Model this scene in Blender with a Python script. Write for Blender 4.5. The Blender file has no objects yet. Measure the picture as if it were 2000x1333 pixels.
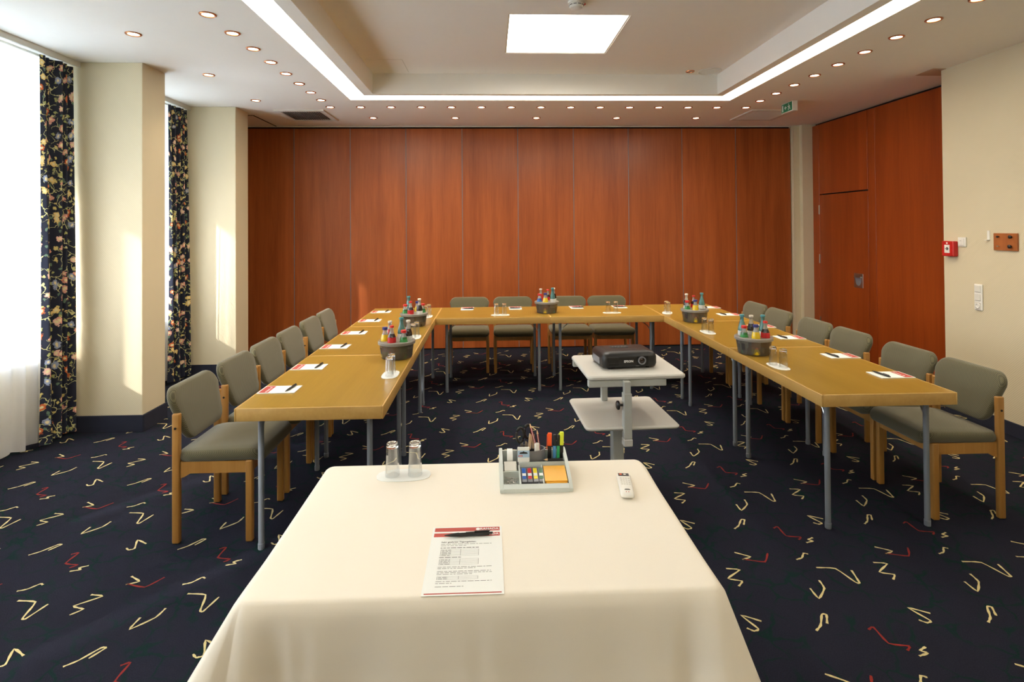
import bpy, bmesh, math, random
from mathutils import Vector, Matrix
random.seed(7)
sc = bpy.context.scene
COL = sc.collection
PI = math.pi

# ------------------------------------------------------------------ camera
F_PX, YAW, PITCH, ROLL, CX, CY, CAM_H = 1084.04, -.0377, -.0109, .0071, 996.56, 432.11, 1.64
def camera():
    c, s = math.cos(YAW), math.sin(YAW)
    R = Vector((c, s, 0)); F = Vector((-s, c, 0)); Z = Vector((0, 0, 1))
    c, s = math.cos(PITCH), math.sin(PITCH)
    F, U = c*F - s*Z, s*F + c*Z
    c, s = math.cos(ROLL), math.sin(ROLL)
    R, U = c*R - s*U, s*R + c*U
    cd = bpy.data.cameras.new('camera'); co = bpy.data.objects.new('camera', cd); COL.objects.link(co)
    B = -F
    co.matrix_world = Matrix(((R.x, U.x, B.x, 0), (R.y, U.y, B.y, 0), (R.z, U.z, B.z, CAM_H), (0, 0, 0, 1)))
    cd.sensor_fit = 'HORIZONTAL'; cd.sensor_width = 36; cd.lens = F_PX*36/2000
    cd.shift_x = (1000-CX)/2000; cd.shift_y = -(666.5-CY)/2000
    cd.clip_start = .05; cd.clip_end = 200
    sc.camera = co
camera()

# ------------------------------------------------------------------ light and exposure
EXPOSURE = 0.40
SKY = 8.6
SUN = 44.0
COVE = 10.8
PANEL = 12.0
SPOT_W = 5.0
vs = sc.view_settings
vs.view_transform = 'Standard'; vs.look = 'None'; vs.gamma = 1; vs.exposure = EXPOSURE; vs.use_curve_mapping = False
w = bpy.data.worlds.new('sky'); sc.world = w; w.use_nodes = True
w.node_tree.nodes['Background'].inputs[0].default_value = (.66, .83, 1, 1)
w.node_tree.nodes['Background'].inputs[1].default_value = SKY
sd = bpy.data.lights.new('sun', 'SUN'); sd.energy = SUN; sd.angle = .02; sd.color = (1, .98, .95)
so = bpy.data.objects.new('sun', sd); COL.objects.link(so)
so.rotation_euler = Vector((.66, .75, -.40)).to_track_quat('-Z', 'Y').to_euler()
try:
    sc.cycles.use_denoising = True
    sc.cycles.max_bounces = 10
    sc.cycles.transparent_max_bounces = 16
    sc.cycles.sample_clamp_indirect = 6
    sc.cycles.caustics_refractive = False
    sc.cycles.caustics_reflective = False
except Exception:
    pass

# ------------------------------------------------------------------ materials
def srgb(r, g, b):
    f = lambda c: c/12.92 if c <= .04045 else ((c+.055)/1.055)**2.4
    return (f(r/255), f(g/255), f(b/255), 1)
class NT:
    def __init__(s, name):
        s.m = bpy.data.materials.new(name); s.m.use_nodes = True
        s.t = s.m.node_tree; s.b = s.t.nodes['Principled BSDF']; s.out = s.t.nodes['Material Output']
    def n(s, t, **k):
        x = s.t.nodes.new(t)
        for a, v in k.items():
            if a.startswith('i_'): x.inputs[a[2:].replace('_', ' ')].default_value = v
            else: setattr(x, a, v)
        return x
    def l(s, a, b): s.t.links.new(a, b)
    def coord(s, kind='Object', scale=(1, 1, 1)):
        c = s.n('ShaderNodeTexCoord'); m = s.n('ShaderNodeMapping'); m.inputs['Scale'].default_value = scale
        s.l(c.outputs[kind], m.inputs['Vector']); return m.outputs[0]
    def ramp(s, fac, stops, interp='LINEAR'):
        r = s.n('ShaderNodeValToRGB'); r.color_ramp.interpolation = interp
        e = r.color_ramp.elements
        while len(e) < len(stops): e.new(.5)
        for el, (p, c) in zip(e, stops): el.position = p; el.color = c
        s.l(fac, r.inputs[0]); return r.outputs[0]
    def mix(s, fac, a, b, mode='MIX'):
        x = s.n('ShaderNodeMix', data_type='RGBA', blend_type=mode)
        for sock, v in ((x.inputs[0], fac), (x.inputs[6], a), (x.inputs[7], b)):
            if isinstance(v, (int, float)): sock.default_value = v
            elif isinstance(v, tuple): sock.default_value = v
            else: s.l(v, sock)
        return x.outputs[2]
    def math(s, op, a, b=0.0):
        x = s.n('ShaderNodeMath', operation=op)
        for sock, v in ((x.inputs[0], a), (x.inputs[1], b)):
            if isinstance(v, (int, float)): sock.default_value = v
            else: s.l(v, sock)
        return x.outputs[0]
    def bump(s, h, strength=.2, dist=.002):
        b = s.n('ShaderNodeBump'); b.inputs['Strength'].default_value = strength; b.inputs['Distance'].default_value = dist
        s.l(h, b.inputs['Height']); s.l(b.outputs[0], s.b.inputs['Normal'])
    def col(s, v):
        if isinstance(v, tuple): s.b.inputs['Base Color'].default_value = v
        else: s.l(v, s.b.inputs['Base Color'])
    def set(s, **k):
        for a, v in k.items(): s.b.inputs[a.replace('_', ' ')].default_value = v
        return s
def plain(name, c, rough=.5, var=.06, **k):
    t = NT(name); t.set(Roughness=rough, **k)
    nz = t.n('ShaderNodeTexNoise', i_Scale=14.0, i_Detail=3.0); t.l(t.coord(), nz.inputs['Vector'])
    d = tuple(x*(1-var) for x in c[:3])+(1,)
    t.col(t.mix(nz.outputs[0], d, c)); return t.m
def wood(name, dark, light, scale, rough=.35, bump=.05, coat=0, axis='Z', fine=1.0):
    t = NT(name); t.set(Roughness=rough, Coat_Weight=coat, Coat_Roughness=.25)
    st = {'Z': (scale, scale, scale*.05), 'Y': (scale, scale*.05, scale), 'X': (scale*.05, scale, scale)}[axis]
    info = t.n('ShaderNodeObjectInfo')
    c = t.n('ShaderNodeTexCoord'); m = t.n('ShaderNodeMapping'); m.inputs['Scale'].default_value = st
    t.l(c.outputs['Object'], m.inputs['Vector'])
    cmb = t.n('ShaderNodeCombineXYZ'); t.l(t.math('MULTIPLY', info.outputs['Random'], 37.0), cmb.inputs[0]); t.l(t.math('MULTIPLY', info.outputs['Random'], 19.0), cmb.inputs[1])
    t.l(cmb.outputs[0], m.inputs['Location'])
    n1 = t.n('ShaderNodeTexNoise', i_Scale=1.0, i_Detail=5.0, i_Roughness=.55, i_Distortion=.4); t.l(m.outputs[0], n1.inputs['Vector'])
    n2 = t.n('ShaderNodeTexNoise', i_Scale=9.0*fine, i_Detail=3.0); t.l(m.outputs[0], n2.inputs['Vector'])
    f = t.math('ADD', t.math('MULTIPLY', n1.outputs[0], .72), t.math('MULTIPLY', n2.outputs[0], .28))
    base = t.ramp(f, [(.33, dark), (.68, light)])
    hv = t.n('ShaderNodeHueSaturation'); t.l(base, hv.inputs['Color'])
    t.l(t.math('ADD', t.math('MULTIPLY', info.outputs['Random'], .14), .93), hv.inputs['Value'])
    t.col(hv.outputs[0]); t.bump(n2.outputs[0], bump, .001); return t.m
M = {}
def mats():
    M['cherry'] = wood('cherry_veneer', srgb(140, 67, 28), srgb(178, 95, 46), 7, .33, .04)
    M['cherry_dark'] = wood('cherry_veneer_door', srgb(138, 56, 14), srgb(168, 76, 24), 7, .35, .04)
    M['table'] = wood('beech_tabletop', srgb(146, 114, 39), srgb(162, 128, 50), 5, .3, .03, axis='Y', fine=1.6)
    M['table_edge'] = wood('beech_edge_glint', srgb(180, 140, 72), srgb(198, 160, 94), 6, .38, .03, axis='Y')  # lighter than the top: highlight along the rim painted into the colour
    M['chairwood'] = wood('beech_chair', srgb(160, 112, 52), srgb(182, 134, 70), 12, .38, .03)
    # walls
    t = NT('wallpaper'); t.set(Roughness=.75)
    v = t.coord('Object', (1, 1, 1))
    w1 = t.n('ShaderNodeTexWave', wave_type='BANDS', bands_direction='DIAGONAL'); w1.inputs['Scale'].default_value = 36; w1.inputs['Distortion'].default_value = 1.5
    t.l(v, w1.inputs['Vector'])
    t.col(t.mix(w1.outputs[1], srgb(213, 200, 168), srgb(219, 207, 176))); t.bump(w1.outputs[1], .25, .002); M['wall'] = t.m
    M['ceiling'] = plain('ceiling_paint', srgb(250, 247, 240), .85, .02)
    M['white'] = plain('white_plastic', srgb(236, 234, 226), .4, .02)
    M['trim_white'] = plain('white_trim', srgb(225, 222, 212), .5, .03)
    M['black'] = plain('black_plastic', srgb(22, 22, 24), .38, .1)
    M['blackgap'] = plain('black_gap', srgb(14, 14, 14), .8, .1)
    M['steel'] = plain('brushed_steel', srgb(190, 188, 182), .28, .05, Metallic=1.0)
    M['legmetal'] = plain('grey_leg_paint', srgb(134, 140, 148), .38, .05, Metallic=.25)
    M['rubber'] = plain('dark_rubber', srgb(40, 40, 42), .7)
    M['copper'] = plain('copper_ring', srgb(196, 126, 82), .28, .05, Metallic=.9)
    M['red'] = plain('red_plastic', srgb(196, 34, 30), .35, .05)
    M['redprint'] = plain('red_print', srgb(186, 72, 62), .6, .03)
    M['paper'] = plain('paper_white', srgb(242, 244, 240), .7, .01)
    M['ink'] = plain('grey_ink', srgb(120, 118, 116), .7)
    M['inkdark'] = plain('dark_ink', srgb(52, 48, 46), .7)
    M['green'] = plain('exit_green', srgb(16, 116, 78), .4, .04)
    M['board'] = wood('brown_board', srgb(150, 84, 40), srgb(176, 104, 54), 9, .4)
    M['baseboard'] = plain('carpet_baseboard', srgb(34, 38, 56), .95, .25)
    M['standtop'] = plain('grey_laminate', srgb(206, 204, 196), .45, .03)
    M['standmetal'] = plain('grey_enamel', srgb(184, 186, 180), .4, .03)
    M['orggrey'] = plain('grey_organizer', srgb(206, 213, 208), .38, .03)
    M['orgdark'] = plain('grey_smoke_plastic', srgb(120, 122, 128), .35, .04)
    M['glassmark'] = plain('white_print', srgb(235, 235, 235), .5, .01)
    # carpet
    t = NT('carpet'); t.set(Roughness=1.0, Specular_IOR_Level=.08)
    v = t.coord('Object', (1, 1, 1))
    dn = t.n('ShaderNodeTexNoise', i_Scale=9.0, i_Detail=2.0); t.l(v, dn.inputs['Vector'])
    sc_ = t.n('ShaderNodeVectorMath', operation='SCALE'); sc_.inputs['Scale'].default_value = .11; t.l(dn.outputs[1], sc_.inputs[0])
    ad = t.n('ShaderNodeVectorMath', operation='ADD'); t.l(v, ad.inputs[0]); t.l(sc_.outputs[0], ad.inputs[1])
    vo = t.n('ShaderNodeTexVoronoi', feature='DISTANCE_TO_EDGE'); vo.inputs['Scale'].default_value = 7.5; t.l(ad.outputs[0], vo.inputs['Vector'])
    gap = t.n('ShaderNodeTexNoise', i_Scale=5.0); t.l(v, gap.inputs['Vector'])
    line = t.ramp(vo.outputs[0], [(0.0, (1, 1, 1, 1)), (.03, (1, 1, 1, 1)), (.05, (0, 0, 0, 1))])
    line = t.math('MULTIPLY', line, t.ramp(gap.outputs[0], [(.42, (0, 0, 0, 1)), (.56, (1, 1, 1, 1))]))
    sp = t.n('ShaderNodeTexNoise', i_Scale=220.0, i_Detail=2.0); t.l(v, sp.inputs['Vector'])
    nav = t.mix(sp.outputs[0], srgb(22, 23, 33), srgb(42, 43, 56))
    t.col(t.mix(t.math('MULTIPLY', line, .8), nav, srgb(8, 40, 36))); t.bump(sp.outputs[0], .5, .004); M['carpet'] = t.m
    for nm, c in (('motif_cream', srgb(220, 203, 146)), ('motif_red', srgb(140, 32, 24))):
        t = NT(nm); t.set(Roughness=1.0)
        sp = t.n('ShaderNodeTexNoise', i_Scale=180.0); t.l(t.coord(), sp.inputs['Vector'])
        t.col(t.mix(sp.outputs[0], tuple(x*.7 for x in c[:3])+(1,), c)); M[nm] = t.m
    # upholstery
    t = NT('woven_upholstery'); t.set(Roughness=.9, Sheen_Weight=.25)
    v = t.coord('Object', (1, 1, 1))
    sep = t.n('ShaderNodeSeparateXYZ'); t.l(v, sep.inputs[0])
    a = t.math('SINE', t.math('MULTIPLY', sep.outputs[0], 640.0))
    b = t.math('SINE', t.math('MULTIPLY', t.math('ADD', sep.outputs[1], sep.outputs[2]), 640.0))
    d = t.math('MULTIPLY', a, b)
    nz = t.n('ShaderNodeTexNoise', i_Scale=6.0, i_Detail=3.0); t.l(v, nz.inputs['Vector'])
    f = t.math('ADD', t.math('MULTIPLY', d, .5), .5)
    c0 = t.mix(f, srgb(46, 44, 28), srgb(116, 110, 80))
    t.col(t.mix(t.math('MULTIPLY', nz.outputs[0], .3), c0, srgb(86, 82, 62))); t.bump(f, .3, .002); M['fabric'] = t.m
    # tablecloth
    t = NT('cream_cloth'); t.set(Roughness=.8, Sheen_Weight=.2)
    v = t.coord(); nz = t.n('ShaderNodeTexNoise', i_Scale=3.0, i_Detail=4.0); t.l(v, nz.inputs['Vector'])
    wv = t.n('ShaderNodeTexNoise', i_Scale=500.0); t.l(v, wv.inputs['Vector'])
    t.col(t.mix(nz.outputs[0], srgb(240, 231, 214), srgb(244, 236, 220))); t.bump(wv.outputs[0], .08, .001); M['cloth'] = t.m
    # sheer
    m = bpy.data.materials.new('sheer_voile'); m.use_nodes = True; nt = m.node_tree; nt.nodes.clear()
    o = nt.nodes.new('ShaderNodeOutputMaterial'); tr = nt.nodes.new('ShaderNodeBsdfTransparent'); tl = nt.nodes.new('ShaderNodeBsdfTranslucent'); df = nt.nodes.new('ShaderNodeBsdfDiffuse')
    tcs = nt.nodes.new('ShaderNodeTexCoord'); mps = nt.nodes.new('ShaderNodeMapping'); mps.inputs['Scale'].default_value = (7, .12, 1); nt.links.new(tcs.outputs['UV'], mps.inputs['Vector'])
    wvt = nt.nodes.new('ShaderNodeTexNoise'); wvt.inputs['Scale'].default_value = 1; wvt.inputs['Detail'].default_value = 3; nt.links.new(mps.outputs[0], wvt.inputs['Vector'])
    cr = nt.nodes.new('ShaderNodeMapRange'); cr.inputs[1].default_value = .35; cr.inputs[2].default_value = .65; cr.inputs[3].default_value = .02; cr.inputs[4].default_value = .11; nt.links.new(wvt.outputs[0], cr.inputs[0])
    tl.inputs[0].default_value = (.93, .94, .98, 1); df.inputs[0].default_value = (.86, .87, .92, 1)
    m1 = nt.nodes.new('ShaderNodeMixShader'); m1.inputs[0].default_value = .55; nt.links.new(tl.outputs[0], m1.inputs[2]); nt.links.new(df.outputs[0], m1.inputs[1])
    m2 = nt.nodes.new('ShaderNodeMixShader'); nt.links.new(cr.outputs[0], m2.inputs[0]); nt.links.new(m1.outputs[0], m2.inputs[1]); nt.links.new(tr.outputs[0], m2.inputs[2]); nt.links.new(m2.outputs[0], o.inputs[0]); M['sheer'] = m
    # window glass
    m = bpy.data.materials.new('window_glass'); m.use_nodes = True; nt = m.node_tree; nt.nodes.clear()
    o = nt.nodes.new('ShaderNodeOutputMaterial'); tr = nt.nodes.new('ShaderNodeBsdfTransparent'); gl = nt.nodes.new('ShaderNodeBsdfGlossy'); mx = nt.nodes.new('ShaderNodeMixShader')
    gl.inputs['Roughness'].default_value = .02
    mx.inputs[0].default_value = .06; nt.links.new(tr.outputs[0], mx.inputs[1]); nt.links.new(gl.outputs[0], mx.inputs[2]); nt.links.new(mx.outputs[0], o.inputs[0]); M['pane'] = m
    # drinking glass
    m = bpy.data.materials.new('clear_glass'); m.use_nodes = True; nt = m.node_tree; nt.nodes.clear()
    o = nt.nodes.new('ShaderNodeOutputMaterial'); tr = nt.nodes.new('ShaderNodeBsdfTransparent'); gl = nt.nodes.new('ShaderNodeBsdfGlossy'); lw = nt.nodes.new('ShaderNodeLayerWeight'); mx = nt.nodes.new('ShaderNodeMixShader')
    tr.inputs[0].default_value = (.93, .94, .93, 1); gl.inputs['Roughness'].default_value = .04; lw.inputs[0].default_value = .42
    mr = nt.nodes.new('ShaderNodeMapRange'); mr.inputs[3].default_value = .1; mr.inputs[4].default_value = .95; nt.links.new(lw.outputs['Facing'], mr.inputs[0])
    nt.links.new(mr.outputs[0], mx.inputs[0]); nt.links.new(tr.outputs[0], mx.inputs[1]); nt.links.new(gl.outputs[0], mx.inputs[2]); nt.links.new(mx.outputs[0], o.inputs[0]); M['glass'] = m
    t = NT('glass_base'); t.set(Roughness=.03, Transmission_Weight=1.0, IOR=1.45); t.col((.97, .98, .97, 1)); M['glassbase'] = t.m
    # translucent bucket
    m = bpy.data.materials.new('smoky_bucket'); m.use_nodes = True; nt = m.node_tree
    b = nt.nodes['Principled BSDF']; b.inputs['Base Color'].default_value = srgb(112, 106, 96); b.inputs['Roughness'].default_value = .22
    tr = nt.nodes.new('ShaderNodeBsdfTransparent'); mx = nt.nodes.new('ShaderNodeMixShader'); mx.inputs[0].default_value = .42
    nt.links.new(b.outputs[0], mx.inputs[1]); nt.links.new(tr.outputs[0], mx.inputs[2]); nt.links.new(mx.outputs[0], nt.nodes['Material Output'].inputs[0]); M['bucket'] = m
    M['bucketlid'] = plain('bucket_lid', srgb(136, 132, 124), .35, .04)
    for nm, c, tw in (('cola', srgb(28, 10, 8), 0), ('orange', srgb(236, 200, 30), .15), ('teal', srgb(96, 158, 156), .45), ('greenglass', srgb(44, 120, 62), .2), ('redjuice', srgb(206, 60, 50), .15), ('bluejuice', srgb(60, 90, 170), .1)):
        t = NT('bottle_'+nm); t.set(Roughness=.06, Transmission_Weight=tw, Coat_Weight=.6); t.col(c); M[nm] = t.m
    t = NT('clear_neck'); t.set(Roughness=.04, Transmission_Weight=.7); t.col((.85, .88, .84, 1)); M['neck'] = t.m
    for nm, c in (('cap_red', (206, 40, 36)), ('cap_blue', (40, 46, 120)), ('cap_white', (226, 220, 206)), ('cap_teal', (70, 140, 146)), ('lab_red', (190, 28, 34)), ('lab_white', (226, 228, 226)), ('lab_green', (60, 150, 80)), ('lab_blue', (50, 110, 180)), ('lab_orange', (232, 120, 40)),
                  ('hl_orange', (250, 92, 26)), ('hl_yellow', (226, 240, 60)), ('fl_blue', (92, 160, 220)), ('fl_green', (56, 176, 104)), ('note', (250, 186, 64)), ('flag_blue', (44, 100, 190)), ('flag_red', (206, 50, 56)), ('flag_yellow', (246, 226, 40)), ('flag_green', (70, 120, 84)), ('pencil_wood', (222, 184, 140)), ('pencil_red', (140, 30, 34)), ('beige', (206, 178, 146)), ('boxblue', (170, 200, 226))):
        M[nm] = plain(nm, srgb(*c), .45, .03)
    # emitters
    def emit(nm, c, s):
        m = bpy.data.materials.new(nm); m.use_nodes = True; nt = m.node_tree
        e = nt.nodes.new('ShaderNodeEmission'); e.inputs[0].default_value = c; e.inputs[1].default_value = s
        nt.links.new(e.outputs[0], nt.nodes['Material Output'].inputs[0]); M[nm] = m
    emit('cove_glow', (1, .915, .765, 1), COVE); emit('panel_glow', (1, .93, .80, 1), PANEL); emit('bulb_glow', (1, .82, .58, 1), 14)
    # floral
    t = NT('floral_print'); t.set(Roughness=.8)
    tc = t.n('ShaderNodeTexCoord'); uv = tc.outputs['UV']
    nz = t.n('ShaderNodeTexNoise', i_Scale=9.0, i_Detail=3.0); t.l(uv, nz.inputs['Vector'])
    s1 = t.n('ShaderNodeVectorMath', operation='SCALE'); s1.inputs['Scale'].default_value = .09; t.l(nz.outputs[1], s1.inputs[0])
    a1 = t.n('ShaderNodeVectorMath', operation='ADD'); t.l(uv, a1.inputs[0]); t.l(s1.outputs[0], a1.inputs[1])
    def cells(scale, off, r0, r1):
        mp = t.n('ShaderNodeMapping'); mp.inputs['Location'].default_value = off; t.l(a1.outputs[0], mp.inputs['Vector'])
        vo = t.n('ShaderNodeTexVoronoi', voronoi_dimensions='2D'); vo.inputs['Scale'].default_value = scale; t.l(mp.outputs[0], vo.inputs['Vector'])
        pn = t.n('ShaderNodeTexNoise', i_Scale=70.0); t.l(uv, pn.inputs['Vector'])
        dd = t.math('ADD', vo.outputs['Distance'], t.math('MULTIPLY', t.math('SUBTRACT', pn.outputs[0], .5), .35))
        return t.ramp(dd, [(r0, (1, 1, 1, 1)), (r1, (0, 0, 0, 1))]), vo.outputs['Color'], vo.outputs['Distance']
    f1, c1, d1 = cells(9.0, (0, 0, 0), .2, .24)
    f2, c2, d2 = cells(14.0, (3.3, 1.7, 0), .14, .18)
    sepc = t.n('ShaderNodeSeparateColor'); t.l(c1, sepc.inputs[0])
    fl = t.ramp(sepc.outputs[0], [(0, srgb(224, 160, 140)), (.28, srgb(208, 104, 52)), (.5, srgb(238, 206, 130)), (.68, srgb(150, 160, 186)), (.84, srgb(236, 190, 170))], 'CONSTANT')
    sepd = t.n('ShaderNodeSeparateColor'); t.l(c2, sepd.inputs[0])
    lf = t.ramp(sepd.outputs[0], [(0, srgb(168, 170, 104)), (.4, srgb(214, 196, 120)), (.7, srgb(96, 122, 100))], 'CONSTANT')
    vl = t.n('ShaderNodeTexVoronoi', feature='DISTANCE_TO_EDGE', voronoi_dimensions='2D'); vl.inputs['Scale'].default_value = 11
    s2 = t.n('ShaderNodeVectorMath', operation='SCALE'); s2.inputs['Scale'].default_value = .22; t.l(nz.outputs[1], s2.inputs[0])
    a2 = t.n('ShaderNodeVectorMath', operation='ADD'); t.l(uv, a2.inputs[0]); t.l(s2.outputs[0], a2.inputs[1]); t.l(a2.outputs[0], vl.inputs['Vector'])
    stem = t.ramp(vl.outputs[0], [(0, (1, 1, 1, 1)), (.025, (1, 1, 1, 1)), (.04, (0, 0, 0, 1))])
    g2 = t.n('ShaderNodeTexNoise', i_Scale=6.0); t.l(uv, g2.inputs['Vector'])
    stem = t.math('MULTIPLY', stem, t.ramp(g2.outputs[0], [(.45, (0, 0, 0, 1)), (.5, (1, 1, 1, 1))]))
    base = t.mix(stem, srgb(20, 26, 46), srgb(204, 200, 140))
    base = t.mix(f2, base, lf); base = t.mix(f1, base, fl)
    core = t.ramp(d1, [(.08, (1, 1, 1, 1)), (.12, (0, 0, 0, 1))])
    t.col(t.mix(t.math('MULTIPLY', core, f1), base, srgb(236, 220, 170))); M['floral'] = t.m
mats()

# ------------------------------------------------------------------ mesh helpers
def box(bm, x0, x1, y0, y1, z0, z1, bev=0, seg=2):
    vs_ = [bm.verts.new((x, y, z)) for x in (x0, x1) for y in (y0, y1) for z in (z0, z1)]
    fs = [(0, 1, 3, 2), (4, 6, 7, 5), (0, 4, 5, 1), (2, 3, 7, 6), (0, 2, 6, 4), (1, 5, 7, 3)]
    faces = [bm.faces.new([vs_[i] for i in f]) for f in fs]
    if bev:
        ed = list({e for f in faces for e in f.edges})
        bmesh.ops.bevel(bm, geom=ed, offset=bev, segments=seg, affect='EDGES', profile=.5)
    return bm
def lathe(bm, prof, n=20, c=(0, 0, 0), close_top=True, close_bot=True):
    rings = []
    for r, z in prof:
        if r < 1e-6: rings.append([bm.verts.new((c[0], c[1], c[2]+z))])
        else: rings.append([bm.verts.new((c[0]+r*math.cos(2*PI*i/n), c[1]+r*math.sin(2*PI*i/n), c[2]+z)) for i in range(n)])
    for a, b in zip(rings, rings[1:]):
        if len(a) == 1 and len(b) == 1: continue
        for i in range(n):
            j = (i+1) % n
            if len(a) == 1: bm.faces.new((a[0], b[j], b[i]))
            elif len(b) == 1: bm.faces.new((a[i], a[j], b[0]))
            else: bm.faces.new((a[i], a[j], b[j], b[i]))
    if close_bot and len(rings[0]) > 1: bm.faces.new(list(reversed(rings[0])))
    if close_top and len(rings[-1]) > 1: bm.faces.new(rings[-1])
    return bm
def tube(bm, pts, r, n=10, caps=True):
    pts = [Vector(p) for p in pts]; rings = []
    for i, p in enumerate(pts):
        d = (pts[min(i+1, len(pts)-1)]-pts[max(i-1, 0)]).normalized()
        up = Vector((0, 0, 1)) if abs(d.z) < .95 else Vector((1, 0, 0))
        u = d.cross(up).normalized(); v = u.cross(d)
        rr = r[i] if isinstance(r, (list, tuple)) else r
        rings.append([bm.verts.new(p+rr*(math.cos(2*PI*k/n)*u+math.sin(2*PI*k/n)*v)) for k in range(n)])
    for a, b in zip(rings, rings[1:]):
        for k in range(n): bm.faces.new((a[k], a[(k+1) % n], b[(k+1) % n], b[k]))
    if caps: bm.faces.new(list(reversed(rings[0]))); bm.faces.new(rings[-1])
    return bm
def prism(bm, pts, off, bev=0):
    """polygon of 3D points extruded by the vector off"""
    off = Vector(off)
    a = [bm.verts.new(Vector(p)) for p in pts]; b = [bm.verts.new(Vector(p)+off) for p in pts]
    fs = [bm.faces.new(a), bm.faces.new(list(reversed(b)))]
    n = len(pts)
    for i in range(n): fs.append(bm.faces.new((a[i], b[i], b[(i+1) % n], a[(i+1) % n])))
    if bev:
        bmesh.ops.bevel(bm, geom=list({e for f in fs for e in f.edges}), offset=bev, segments=2, affect='EDGES')
    return bm
def rrect(w, h, r, n=6, cx=0, cy=0):
    pts = []
    for sx, sy, a0 in ((1, 1, 0), (-1, 1, PI/2), (-1, -1, PI), (1, -1, 3*PI/2)):
        for i in range(n+1):
            a = a0+PI/2*i/n
            pts.append((cx+sx*(w/2-r)+r*math.cos(a), cy+sy*(h/2-r)+r*math.sin(a)))
    return pts
def slab(bm, w, h, t, r, z0=0, bev=.004, cx=0, cy=0, n=6):
    """rounded rectangle plate in xy with softened rims"""
    rows = [(-bev, z0), (0, z0+bev), (0, z0+t-bev), (-bev, z0+t)]
    rings = []
    for o, z in rows:
        rings.append([bm.verts.new((x, y, z)) for x, y in rrect(w+2*o, h+2*o, max(r+o, .001), n, cx, cy)])
    k = len(rings[0])
    for a, b in zip(rings, rings[1:]):
        for i in range(k): bm.faces.new((a[i], a[(i+1) % k], b[(i+1) % k], b[i]))
    bm.faces.new(list(reversed(rings[0]))); bm.faces.new(rings[-1]); return bm
def pillow(bm, outline, t, e, fn, rings=5, inner=(.8, .55, .28)):
    """cushion: outline in (u,v), thickness t, rim softness e; fn(u,v,w) maps to 3D"""
    cu = sum(p[0] for p in outline)/len(outline); cv = sum(p[1] for p in outline)/len(outline)
    half = max(abs(p[0]-cu) for p in outline)
    layers = []
    for i in range(rings+1):
        a = -PI/2+PI*i/rings
        k = 1-e*(1-math.cos(a))/half
        layers.append((k, t/2*math.sin(a)))
    seq = [(layers[0][0]*s, -t/2) for s in reversed(inner)]+layers+[(layers[-1][0]*s, t/2*(1+.12*(1-s))) for s in inner]
    R = [[bm.verts.new(fn(cu+(u-cu)*k, cv+(v-cv)*k, w_)) for u, v in outline] for k, w_ in seq]
    n = len(outline)
    for a, b in zip(R, R[1:]):
        for i in range(n): bm.faces.new((a[i], a[(i+1) % n], b[(i+1) % n], b[i]))
    for ring, w_, rev in ((R[0], seq[0][1], True), (R[-1], seq[-1][1], False)):
        c = bm.verts.new(fn(cu, cv, w_))
        for i in range(n):
            f = (ring[i], ring[(i+1) % n], c)
            bm.faces.new(tuple(reversed(f)) if rev else f)
    return bm
def obj(name, bm, mat, parent=None, smooth=False, angle=.6):
    bmesh.ops.recalc_face_normals(bm, faces=bm.faces)
    me = bpy.data.meshes.new(name); bm.to_mesh(me); bm.free()
    return link(name, me, mat, parent, smooth, angle)
def link(name, me, mat, parent=None, smooth=False, angle=.6):
    o = bpy.data.objects.new(name, me); COL.objects.link(o)
    for m_ in (mat if isinstance(mat, list) else [mat]): me.materials.append(M[m_])
    if smooth:
        me.polygons.foreach_set('use_smooth', [True]*len(me.polygons))
        try: me.set_sharp_from_angle(angle=angle)
        except Exception: pass
    if parent is not None: o.parent = parent
    return o
B = bmesh.new
def tag(o, label, cat, group=None):
    o['label'] = label; o['category'] = cat
    if group: o['group'] = group
    return o
def thing(name, label, cat, loc=(0, 0, 0), rz=0, group=None):
    o = bpy.data.objects.new(name, None); COL.objects.link(o); o.location = loc; o.rotation_euler = (0, 0, rz)
    o.empty_display_size = .05
    return tag(o, label, cat, group)
def struct(name, bm, mat, parent=None, smooth=False):
    o = obj(name, bm, mat, parent, smooth)
    if parent is None: o['kind'] = 'structure'
    return o
def dup(root, loc, rz, label, group=None):
    r = root.copy(); COL.objects.link(r); r.location = loc; r.rotation_euler = (root.rotation_euler[0], root.rotation_euler[1], rz); r['label'] = label
    if group: r['group'] = group
    for ch in list(root.children):
        c = ch.copy(); COL.objects.link(c); c.parent = r
        for g in list(ch.children):
            d = g.copy(); COL.objects.link(d); d.parent = c
    return r
def text_bm(s, size, mat4, bold=0.0, align='CENTER'):
    """lettering as a flat mesh, placed by a 4x4 matrix"""
    cu = bpy.data.curves.new('t', 'FONT'); cu.body = s; cu.size = size; cu.align_x = align; cu.align_y = 'CENTER'; cu.offset = bold; cu.resolution_u = 2
    o = bpy.data.objects.new('t', cu); COL.objects.link(o)
    dg = bpy.context.evaluated_depsgraph_get(); dg.update()
    me = bpy.data.meshes.new_from_object(o.evaluated_get(dg))
    bm = bmesh.new(); bm.from_mesh(me); bm.transform(mat4)
    bpy.data.objects.remove(o); bpy.data.curves.remove(cu); bpy.data.meshes.remove(me)
    return bm
def merge(*bms):
    """one bmesh out of several"""
    out = bmesh.new()
    for b in bms:
        me = bpy.data.meshes.new('x'); b.to_mesh(me); out.from_mesh(me); bpy.data.meshes.remove(me); b.free()
    return out
def quad(bm, x0, x1, y0, y1, z):
    return bm.faces.new([bm.verts.new(p) for p in ((x0, y0, z), (x1, y0, z), (x1, y1, z), (x0, y1, z))])
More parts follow.
